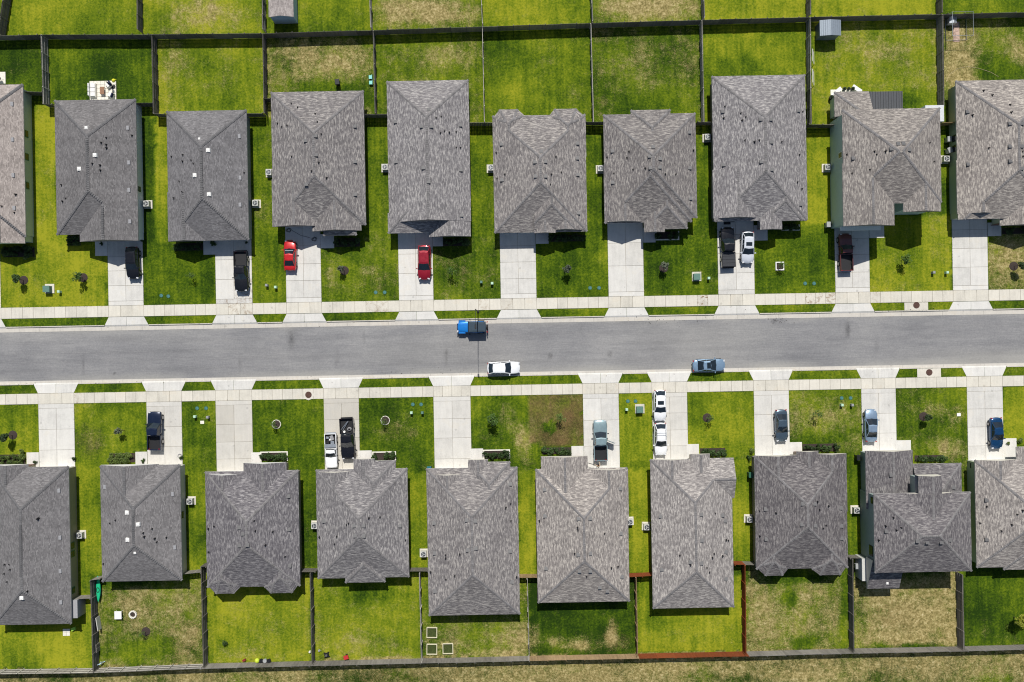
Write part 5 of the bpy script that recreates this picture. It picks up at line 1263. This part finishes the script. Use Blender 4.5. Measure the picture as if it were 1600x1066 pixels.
tb = empty('coffee_table', (q.x + .10, q.y - .1, .06)); tl(tb, 'brown coffee table in the middle of the paver patio', 'table')
M_TBL = plain('brown_wood_top', (0.26, 0.14, 0.08), .6)
MB().box((0, 0, .42), (.62, 1.05, .05)).build('table_top', M_TBL, tb)
for x in (-.26, .26):
    for y in (-.46, .46): MB().box((x, y, .2), (.06, .06, .40)).build('leg', M_TBL, tb)
for k, (dx, dy, rz, lb) in enumerate([(1.05, .75, .6, 'upper'), (1.3, -.75, -.4, 'lower')]):
    ar = empty('garden_armchair', (q.x + dx, q.y + dy, .06), rz); tl(ar, 'white garden armchair with navy cushion, %s of two on the patio' % lb, 'chair', 'patio armchairs')
    MB().box((0, 0, .2), (.8, .75, .3)).build('frame', M_STONEW, ar); MB().box((-.05, 0, .42), (.6, .6, .14), 0, .93).build('seat_cushion', M_CUSH, ar); MB().box((.33, 0, .6), (.16, .66, .44), 0, .9).build('back_cushion', M_NAVY, ar)
ub = empty('folded_parasol', (q.x + 1.55, q.y + .55, .06), .8); tl(ub, 'navy folded parasol at the right side of the paver patio', 'parasol')
MB().tube((0, 0, 0), (0, 0, 2.2), .03, n=7).build('pole', M_BLACKPL, ub); MB().tube((0, 0, .9), (.05, .0, 2.15), .20, .05, 9).build('canopy', M_NAVY, ub); MB().tube((0, 0, 0), (0, 0, .1), .32, .30, 14).build('base', M_BLACKPL, ub)
tp = MB().dome((0, 0, 0), .28, .34, 9, 4); tp.box((.22, .05, .12), (.32, .14, .22), .5, .7)
rest('toy_ride_on', tp, plain('yellow_plastic', (0.62, 0.60, 0.03), .4), (q.x + 1.6, q.y + 1.45, .0), 'yellow plastic toy at the corner of the paver patio', 'toy')
# white slab at the far left
q = P(0, 122); s_ = MB().box((q.x - .6, q.y, .04), (2.9, 1.7, .12)).build('patio', M_STONEW, kind='structure')
gl = empty('kettle_grill', (P(3, 125).x, P(3, 125).y, .1)); tl(gl, 'black grill on the white slab at the left edge', 'grill')
MB().dome((0, 0, .7), .32, .28, 14, 4).build('lid', M_BINB, gl); MB().tube((0, 0, .35), (0, 0, .7), .14, .32, 14).build('bowl', M_BINB, gl)
for k in range(3): MB().tube((.1 * math.cos(k * 2.1), .1 * math.sin(k * 2.1), .4), (.28 * math.cos(k * 2.1), .28 * math.sin(k * 2.1), 0), .018, n=5).build('leg', M_BINB, gl)
# teal chairs
for k, (px, py) in enumerate(((579, 120.5), (579.5, 129))):
    q = P(px, py, .4); ch = empty('lawn_chair', (q.x, q.y, 0), R(180)); tl(ch, 'pale teal lawn chair, %s of two against the fence' % ('upper', 'lower')[k], 'chair', 'teal lawn chairs')
    mt = plain('pale_teal_plastic', (0.22, 0.58, 0.52), .5)
    MB().box((0, 0, .36), (.52, .52, .05)).build('seat', mt, ch); MB().box((-.27, 0, .62), (.05, .52, .50)).build('backrest', mt, ch)
    for x in (-.22, .22):
        for y in (-.22, .22): MB().box((x, y, .17), (.05, .05, .34)).build('leg', mt, ch)
# blue-walled shed at the top edge
def gable_shed(px, py, wx, wy, hz, wallm, roofm, label, rise=.5, over=.12):
    q = P(px, py); sh = empty('shed', (q.x, q.y, 0), 0); tl(sh, label, 'shed')
    MB().box((0, 0, hz / 2), (wx, wy, hz)).build('wall', wallm, sh)
    m = MB(); hx, hy = wx / 2 + over, wy / 2 + over
    for s in (-1, 1):
        pts = [(s * hx, -hy, hz - .02), (0, -hy, hz + rise), (0, hy, hz + rise), (s * hx, hy, hz - .02)]
        m.face(pts if s > 0 else pts[::-1], [(p[1], abs(p[0])) for p in (pts if s > 0 else pts[::-1])])
        pb = [(x, y, z - .06) for x, y, z in pts]
        m.face([pb[0], pb[3], pts[3], pts[0]]); m.face([pb[0], pts[0], pts[1], pb[1]]); m.face([pb[2], pts[2], pts[3], pb[3]])
    m.build('roof', roofm, sh)
    g = MB()
    for s in (-1, 1): g.face([(-wx / 2, s * (wy / 2 - .002), hz), (wx / 2, s * (wy / 2 - .002), hz), (0, s * (wy / 2 - .002), hz + rise - .05)])
    g.build('gable_end', wallm, sh)
    dr = MB().box((0, -wy / 2 - .02, hz * .45), (1.1, .05, hz * .86)).build('door', wallm, sh)
    return sh
gable_shed(447, 5, 3.3, 6.0, 2.7, siding('shed_blue', (0.36, 0.50, 0.60)), M_SMTAN, 'pale blue garden shed with grey roof at the top edge')
sh2 = gable_shed(1289, 52, 2.8, 2.0, 2.0, plain('shed_steel_wall', (0.22, 0.25, 0.29), .5, .2), plain('shed_steel_roof', (0.20, 0.235, 0.275), .5, .2), 'grey metal shed in the corner of the ninth upper back yard', .25)
for k in range(10): MB().box((-1.35 + k * .3, 0, 2.0 + .25 - abs(-1.35 + k * .3) / 1.5 * .25 + .025), (.035, 2.2, .04)).build('rib', MATS['shed_steel_roof'], sh2)
# two leaning goal frames
for k, (px, y0, y1) in enumerate(((1269, 80, 101), (1269, 111, 134))):
    a, b = P(px, y1), P(px, y0); m = empty('goal_frame', (a.x, (a.y + b.y) / 2, 0)); tl(m, 'white goal frame leaning on the fence, %s of two' % ('upper', 'lower')[k], 'goal', 'goal frames')
    L_ = (b.y - a.y) / 2
    for s in (-1, 1): MB().tube((.25, s * L_, .03), (-.35, s * L_ * .9, 1.15), .035, n=6).build('upright', M_WHITE, m)
    MB().tube((.25, -L_, .03), (.25, L_, .03), .035, n=6).build('ground_bar', M_WHITE, m); MB().tube((-.35, -L_ * .9, 1.15), (-.35, L_ * .9, 1.15), .035, n=6).build('crossbar', M_WHITE, m)
# wire pen with coop
q = P(1493, 45); pen = empty('wire_pen', (q.x, q.y, 0)); tl(pen, 'wire animal pen in the corner of the rightmost upper back yard', 'pen')
for x in (-1.5, 1.5):
    for y in (-1.7, 1.7): MB().tube((x, y, 0), (x, y, 1.9), .035, n=6).build('post', M_STEEL, pen)
for z in (.1, 1.9):
    for (a, b) in (((-1.5, -1.7), (1.5, -1.7)), ((1.5, -1.7), (1.5, 1.7)), ((1.5, 1.7), (-1.5, 1.7)), ((-1.5, 1.7), (-1.5, -1.7))): MB().tube((a[0], a[1], z), (b[0], b[1], z), .028, n=5).build('rail', M_STEEL, pen)
wm_ = MB()
for k in range(13):
    t = -1.5 + k * .25; wm_.tube((t, -1.7, .1), (t, -1.7, 1.9), .006, n=3, cap=False); wm_.tube((t, 1.7, .1), (t, 1.7, 1.9), .006, n=3, cap=False)
for k in range(14):
    t = -1.7 + k * .26; wm_.tube((1.5, t, .1), (1.5, t, 1.9), .006, n=3, cap=False); wm_.tube((-1.5, t, .1), (-1.5, t, 1.9), .006, n=3, cap=False)
wm_.build('wire_mesh', M_STEEL, pen, kind='stuff')
cp = gable_shed(1484, 35, .9, .8, .9, M_WHITE, M_STEEL, 'small white coop inside the wire pen', .2, .08); cp['category'] = 'coop'
q = P(1494, 50); mt = MB().box((0, 0, .03), (.9, 2.9, .05)); rest('ground_mat', mt, plain('tan_mat', (0.42, 0.30, 0.24), .9, var=.5, scale=3), (q.x, q.y, 0), 'tan mat laid along the inside of the wire pen', 'mat')
# hose
hs = MB(); pts = [(1478,128),(1485,115),(1497,107),(1512,104),(1530,107),(1548,113),(1560,120)]
for a, b in zip(pts[:-1], pts[1:]): hs.tube(P(a[0], a[1], .02), P(b[0], b[1], .02), .022, n=5)
rest('garden_hose', hs, plain('tan_hose', (0.45, 0.38, 0.22), .6), (0, 0, 0), 'pale garden hose curving over the rightmost upper back yard', 'hose')
# stone seat ring behind the mint house
for k, (px, py, ln, rz, lb) in enumerate(((1307, 144, 1.8, 40, 'left'), (1339, 139, 1.5, -35, 'right'))):
    q = P(px, py, .4); bn = empty('garden_bench', (q.x, q.y, 0), R(rz)); tl(bn, 'white garden bench at the patio edge, %s of two behind the mint house' % lb, 'bench', 'white patio benches')
    MB().box((0, 0, .42), (ln, .55, .10)).build('seat', M_WHITE, bn)
    for s in (-1, 1): MB().box((s * ln * .36, 0, .18), (.16, .45, .37)).build('leg', M_WHITE, bn)
pat9 = pad(1298, 140, 1345, 175, .05, 'patio', M_STONEW)
for k, (px, py, s_, lb) in enumerate(((1319, 139.5, .9, 'between the two white benches, left'), (1326, 139, .8, 'between the two white benches, middle'), (1332, 139, .9, 'between the two white benches, right'), (1298.5, 153, 1.1, 'at the left end of the patio behind the mint house'))):
    q = P(px, py, .3); po = empty('planter_pot', (q.x, q.y, .05)); tl(po, 'black planter pot ' + lb, 'planter', 'black planters behind the mint house')
    MB().tube((0, 0, 0), (0, 0, .5), .22, .30, 14).build('pot', M_BINB, po); ob('foliage', SHR['d'][k % 3], None, po, (0, 0, .35)).scale = (.5, .5, .5); po.scale = (s_, s_, s_)
# kayak on the fence side and things leaning there
q = P(150, 922, .9); ky = empty('kayak', (q.x + .1, q.y, .42)); tl(ky, 'green kayak lying along the fence of the second lower back yard', 'kayak')
m = MB(); rings = []; M_KAY = plain('green_hull', (0.015, 0.42, 0.20), .35)
for i in range(13):
    t = -1 + 2 * i / 12; r_ = .34 * max(.03, (1 - abs(t) ** 2.3)) ; z = .12 * t * t
    rings.append([(r_ * math.cos(a) , t * 1.95, z + r_ * .55 * math.sin(a)) for a in [2 * math.pi * k / 10 for k in range(10)]])
loft(m, rings); m.build('hull', M_KAY, ky, smooth=True, merge=True); MB().ring((0, -.1), .17, .23, .16, .21, 14, 1.7).build('cockpit_rim', M_BINB, ky)
for y in (-1.0, 1.0): MB().box((0, y, -.30), (.5, .08, .24)).build('stand', M_WOODD, ky)
q = P(157, 972); fr = empty('folded_clothes_rack', (q.x, q.y, 0), R(8)); tl(fr, 'white and black folded rack leaning on the fence below the kayak', 'rack')
MB().box((0, 0, .55), (.10, 1.9, 1.0)).build('panel', plain('pale_panel2', (0.5, .49, .46), .6), fr)
for k in range(4): MB().box((-.09, -.7 + k * .45, .6), (.08, .26, .8), 0).build('slat', M_BLACKPL, fr)
q = P(156, 1010); fr = empty('pallet', (q.x, q.y, 0), R(3)); tl(fr, 'grey pallet leaning on the fence of the second lower back yard', 'pallet')
for k in range(5): MB().box((0, -.5 + k * .25, .5), (.05, .17, 1.0)).build('slat', M_WOODG, fr)
for z in (.1, .5, .9): MB().box((-.06, 0, z), (.07, 1.2, .09)).build('rail', M_WOODG, fr)
q = P(158, 1039, .4); fr = empty('folding_chair', (q.x, q.y + .3, 0), R(40)); tl(fr, 'pale blue folded chair in the fence corner', 'chair')
MC = plain('pale_blue_metal', (0.45, 0.60, 0.70), .5)
for s in (-1, 1): MB().tube((-.35 * s, -.2, .05), (.35 * s, .1, .85), .05, n=6).build('leg', MC, fr)
MB().box((0, -.05, .5), (.5, .08, .3)).build('seat', MC, fr)
# white table and ring
q = P(185, 961, .4); tb = empty('garden_table', (q.x, q.y, 0)); tl(tb, 'square white table on the dry second lower back yard', 'table')
MB().box((0, 0, .52), (1.02, 1.15, .05)).build('table_top', M_WHITE, tb)
for x in (-.42, .42):
    for y in (-.48, .48): MB().box((x, y, .25), (.07, .07, .50)).build('leg', M_WHITE, tb)
q = P(208, 960); rg = empty('fire_ring', (q.x, q.y, 0)); tl(rg, 'round white stone fire ring on the dry second lower back yard', 'fire ring')
for k in range(14):
    a = 2 * math.pi * k / 14; MB().box((.48 * math.cos(a), .48 * math.sin(a), .10), (.22, .20, .20), a, .9).build('stone', M_STONEW, rg)
MB().dome((0, 0, 0), .37, .05, 14, 2).build('ash', M_MULCH, rg)
q = P(104, 988); pv_ = empty('paver_square', (q.x, q.y, 0)); tl(pv_, 'square of four cream pavers behind the leftmost lower house', 'pavers')
for x in (-.26, .26):
    for y in (-.26, .26): MB().box((x, y, .03), (.49, .49, .07)).build('paver', M_STONEW, pv_)
rest('plastic_crate', MB().box((0, 0, .15), (.6, .38, .30), 0, .94).box((0, 0, .32), (.64, .42, .04)), plain('lime_plastic', (0.35, 0.62, 0.08), .5), P(116, 982), 'lime green crate behind the leftmost lower house', 'crate', rz=.4)
# raised bed frames
for k, (px, py, lb) in enumerate(((675, 988, 'topmost'), (675, 1014, 'lower left'), (700, 1013, 'lower right'))):
    q = P(px, py); bd = empty('raised_bed', (q.x, q.y, 0), R(random.uniform(-3, 3))); tl(bd, 'pale timber garden bed frame, %s of three' % lb, 'garden bed', 'timber garden beds')
    for s in (-1, 1):
        MB().box((s * .72, 0, .11), (.10, 1.54, .24)).build('board', plain('pale_timber', (0.60, 0.56, 0.40), .8), bd); MB().box((0, s * .72, .108), (1.34, .10, .235)).build('board', MATS['pale_timber'], bd)
    MB().box((0, 0, .03), (1.34, 1.34, .08)).build('soil', plain('grassy_soil', (0.045, 0.06, 0.015), .95, var=.6, scale=9), bd)
# mower, red cart, toys along the bottom fence
q = P(510, 1024, .3); mw = empty('lawn_mower', (q.x, q.y, 0), R(10)); tl(mw, 'black push mower near the bottom fence of the fourth lower yard', 'mower')
MB().box((0, 0, .24), (.66, .60, .22), 0, .85).build('deck', M_BINB, mw); MB().tube((0, 0, .34), (0, 0, .55), .17, .13, 12).build('engine', M_VENTDARK, mw)
for x in (-.3, .3):
    for y in (-.32, .32): MB().tube((x, y - .04, .12), (x, y + .04, .12), .12, n=12).build('wheel', M_RUBBER, mw)
for s in (-1, 1): MB().tube((-.28, s * .2, .3), (-1.0, s * .2, .95), .018, n=5).build('handle', M_BLACKPL, mw)
q = P(541, 1027, .3); ct = empty('red_cart', (q.x, q.y, 0), R(15)); tl(ct, 'small red cart near the bottom fence of the fourth lower yard', 'cart')
MB().box((0, 0, .36), (.62, .5, .24), 0, 1.1).build('tub', plain('red_plastic', (0.42, 0.03, 0.03), .5), ct)
for s in (-1, 1): MB().tube((.1, s * .28, .16), (.1, s * .33, .16), .16, n=12).build('wheel', M_RUBBER, ct)
MB().tube((-.3, 0, .4), (-.8, 0, .75), .02, n=5).build('handle', M_BLACKPL, ct)
rest('lime_ball', MB().dome((0, 0, .32), .36, .36, 14, 5).tube((0, 0, .32), (0, 0, 0), .36, .18, 14), plain('lime_rubber', (0.50, 0.62, 0.05), .5), P(403, 1031), 'lime green ball by the bottom fence of the third lower yard', 'ball', smooth=False)
for k, (px, mt, lb) in enumerate(((409, M_BINB, 'black pot right of the lime green ball'), (415, M_BINGY, 'grey pot in the row by the lime green ball'), (421, M_BINB, 'black pot at the right end of the row by the lime ball'))):
    rest('plant_pot', MB().tube((0, 0, 0), (0, 0, .42), .20, .28, 12).ring((0, 0), .25, .30, .40, .45, 12), mt, P(px, 1031), lb, 'pot', group='pots by the lime ball')
rest('red_toy_truck', MB().box((0, 0, .16), (.5, .3, .18)).box((.12, 0, .32), (.24, .26, .16), 0, .85), plain('dark_red_plastic', (0.22, 0.03, 0.03), .5), P(382, 1031), 'dark red toy by the bottom fence of the third lower yard', 'toy', rz=.5)
rest('white_jug', MB().tube((0, 0, 0), (0, 0, .32), .15, .14, 10).tube((0, 0, .32), (0, 0, .42), .07, .05, 8), M_WHITE, P(484.5, 1018), 'white jug at the foot of the fence beside the mower', 'jug')
rest('watering_can', MB().tube((0, 0, 0), (0, 0, .3), .14, .13, 10).tube((.1, 0, .1), (.38, 0, .36), .03, .02, 6).tube((-.13, 0, .25), (-.05, 0, .42), .02, n=5), M_BINGY, P(499, 1016), 'grey watering can beside the mower', 'watering can')
# hose on the fourth upper drive
hs = MB(); base = P(450, 361, .06)
for lo, (px, py) in enumerate(((451, 360), (491, 374))):
    c_ = P(px, py, .07)
    for k in range(20):
        a0, a1 = k * .8, (k + 1) * .8; rr = .42 - .012 * k + .05 * math.sin(k * 2.3)
        hs.tube((c_.x + rr * math.cos(a0), c_.y + rr * .8 * math.sin(a0), .07), (c_.x + rr * math.cos(a1), c_.y + rr * .8 * math.sin(a1), .075), .022, n=5)
pts = [(456,360),(463,364),(470,368),(478,370),(485,372)]
for a, b in zip(pts[:-1], pts[1:]): hs.tube(P(a[0], a[1], .07), P(b[0], b[1], .07), .022, n=5)
rest('garden_hose', hs, M_BLACKPL, (0, 0, 0), 'black garden hose coiled on the fourth upper drive', 'hose')
hs = MB(); c_ = P(281, 713, .07)
for k in range(18):
    a0, a1 = k * .8, (k + 1) * .8; rr = .36 - .008 * k; hs.tube((c_.x + rr * math.cos(a0), c_.y + rr * math.sin(a0), .07), (c_.x + rr * math.cos(a1), c_.y + rr * math.sin(a1), .075), .02, n=5)
rest('garden_hose', hs, M_VENTGREY, (0, 0, 0), 'grey hose coil at the right corner of the second lower drive', 'hose')
# doormats before the covered black pickup
for k, (px, py, sx, sy, lb) in enumerate(((1136, 347, 1.0, .75, 'larger'), (1144, 345, .7, .4, 'smaller'))):
    rest('floor_mat', MB().box((0, 0, .02), (sx, sy, .03)).box((0, 0, .04), (sx * .85, sy * .8, .01)), M_BINB, P(px, py, .05), 'black rubber mat before the black covered pickup, %s of two' % lb, 'mat', group='rubber mats on the eighth upper drive')

# ------------------------------------------------------------------ person at the tailgate
def person(px, py, rz):
    q = P(px, py, 1.0); root = empty('person', (q.x, q.y, .045), rz)
    tag(root, 'person in a tan shirt bending at the tail of the teal-grey pickup', 'person')
    J = {'pel': (0, 0, .92, .15), 'ch': (0, .16, 1.28, .16), 'nk': (0, .27, 1.43, .065), 'hd': (0, .34, 1.53, .10), 'ht': (0, .37, 1.64, .085),
         'ls': (-.19, .20, 1.37, .07), 'le': (-.36, .30, 1.13, .05), 'lw': (-.52, .36, .95, .038), 'lh': (-.58, .38, .90, .04),
         'rs': (.19, .20, 1.37, .07), 're': (.26, .42, 1.18, .05), 'rw': (.20, .62, 1.08, .038), 'rh': (.18, .69, 1.07, .04),
         'lhp': (-.10, 0, .88, .10), 'lk': (-.12, .05, .48, .07), 'la': (-.13, -.02, .09, .05), 'lt': (-.14, .14, .04, .045),
         'rhp': (.10, 0, .88, .10), 'rk': (.13, .10, .48, .07), 'ra': (.14, .02, .09, .05), 'rt': (.15, .18, .04, .045)}
    ks = list(J); ed = [('pel', 'ch'), ('ch', 'nk'), ('nk', 'hd'), ('hd', 'ht'), ('ch', 'ls'), ('ls', 'le'), ('le', 'lw'), ('lw', 'lh'), ('ch', 'rs'), ('rs', 're'), ('re', 'rw'), ('rw', 'rh'), ('pel', 'lhp'), ('lhp', 'lk'), ('lk', 'la'), ('la', 'lt'), ('pel', 'rhp'), ('rhp', 'rk'), ('rk', 'ra'), ('ra', 'rt')]
    me = bpy.data.meshes.new('body'); me.from_pydata([J[k][:3] for k in ks], [(ks.index(a), ks.index(b)) for a, b in ed], [])
    b = NB('clothed_body'); sep = b.n('ShaderNodeSeparateXYZ'); b.l(b.obj(), sep.inputs[0])
    c = b.ramp(b.math('DIVIDE', sep.outputs[2], 1.8), [(0, (0.05, 0.04, 0.035)), (.06, (0.05, 0.055, 0.08)), (.53, (0.05, 0.055, 0.08)), (.54, (0.50, 0.40, 0.28)), (.775, (0.50, 0.40, 0.28)), (.785, (0.42, 0.25, 0.17))], 'CONSTANT')
    o = ob('body', me, b.fin(c, .8), root)
    sk = o.modifiers.new('skin', 'SKIN')
    for i, k in enumerate(ks): me.skin_vertices[0].data[i].radius = (J[k][3], J[k][3])
    me.skin_vertices[0].data[0].use_root = True
    o.modifiers.new('sub', 'SUBSURF').render_levels = 2
    MB().dome((0, .33, 1.60), .125, .12, 12, 4).build('hair', plain('dark_brown_hair', (0.03, 0.018, 0.012), .8), root)
    for s, bx, by, bz in ((-1, -.60, .39, .88), (1, .18, .72, 1.06)):
        f = MB()
        for k in range(5): f.tube((bx + (k - 2) * .018, by, bz), (bx + (k - 2) * .022 - .01, by + .05 + .01 * (k % 3), bz - .03), .009, .007, 5)
        f.build('fingers', plain('skin', (0.42, 0.25, 0.17), .6), root)
    return root
pn = person(935, 729, R(8))
tl_ = MB().tube((0, 0, 0), (-.35, .05, .03), .06, .055, 8).tube((-.35, .05, .03), (-.95, .22, .0), .055, .04, 8).tube((-.95, .22, 0), (-1.05, .30, .02), .04, .05, 8)
q = P(935, 729, 1.0)
rest('leaf_blower', tl_, M_BLACKPL, (q.x - .55, q.y + .30, .95), 'black tube-shaped tool held out behind the teal-grey pickup', 'tool')

# scattered debris on the road edge (leaves and clods), joined
db = MB(); rnd = random.Random(5)
for k in range(140):
    px, py = rnd.choice([(rnd.gauss(1050, 40), rnd.gauss(500, 3)), (rnd.gauss(1215, 12), rnd.gauss(500, 4)), (rnd.gauss(640, 70), rnd.gauss(580, 4)), (rnd.uniform(0, 1600), 0)])
    if py == 0: py = (496 if rnd.random() < .5 else 588) + (800 - px) * math.tan(TH) + rnd.gauss(0, 3)
    else: py += (800 - px) * math.tan(TH) * .0
    q = P(px, py); s_ = rnd.uniform(.03, .10)
    z = -.10 if -4.9 < q.y < 3.2 else .05
    db.box((q.x, q.y, z + s_ * .2), (s_, s_ * rnd.uniform(.6, 1.5), s_ * .5), rnd.uniform(0, 3), .7)
o = db.build('leaf_litter', M_MULCH, kind='stuff'); tag(o, 'dark leaf litter and clods scattered along the kerbs', 'litter')

# grass creeping over the edges of walks and drives, joined
fr_ = MB(); rnd = random.Random(9)
def fringe(x0, y0, x1, y1):
    L_ = math.hypot(x1 - x0, y1 - y0); n = int(L_ / .13); dx, dy = (x1 - x0) / L_, (y1 - y0) / L_
    for k in range(n):
        if noise.noise((x0 + dx * k * .13 * .5, y0 + dy * k * .13 * .5, 8.0)) < -.12: continue
        t = (k + rnd.random()) * .13; cx, cy = x0 + dx * t + rnd.gauss(0, .03), y0 + dy * t + rnd.gauss(0, .03)
        for q in range(2):
            a = rnd.uniform(0, 6.28); r_ = rnd.uniform(.05, .12); w_ = .018
            fr_.face([(cx - w_ * math.sin(a), cy + w_ * math.cos(a), .0), (cx + w_ * math.sin(a), cy - w_ * math.cos(a), .0), (cx + r_ * math.cos(a), cy + r_ * math.sin(a), rnd.uniform(.07, .13))])
for row, D in (('upper', DT), ('lower', DB)):
    up = row == 'upper'; y0 = YS['wt0'] if up else YS['wb1']; yin = YS['wt1'] if up else YS['wb0']; yk = YS['kbt'] if up else YS['kbb']
    xs_ = sorted([(xp(d[0], d[2]), xp(d[1], d[2]), P((d[0] + d[1]) / 2, d[3]).y) for d in D]); last = -80.0
    for a, b, ye in xs_:
        if a - last > .2:
            fringe(last, y0, a, y0); fringe(last + .1, yin, a - .1, yin); fringe(last + .7, yk, a - .7, yk)
        fringe(a, y0, a, ye); fringe(b, y0, b, ye); last = b
    if last < 80: fringe(last, y0, 80, y0); fringe(last, yin, 80, yin)
o = fr_.build('grass_fringe', M_LEAFGR, kind='stuff'); tag(o, 'ragged grass growing over the edges of walks and drives', 'grass')
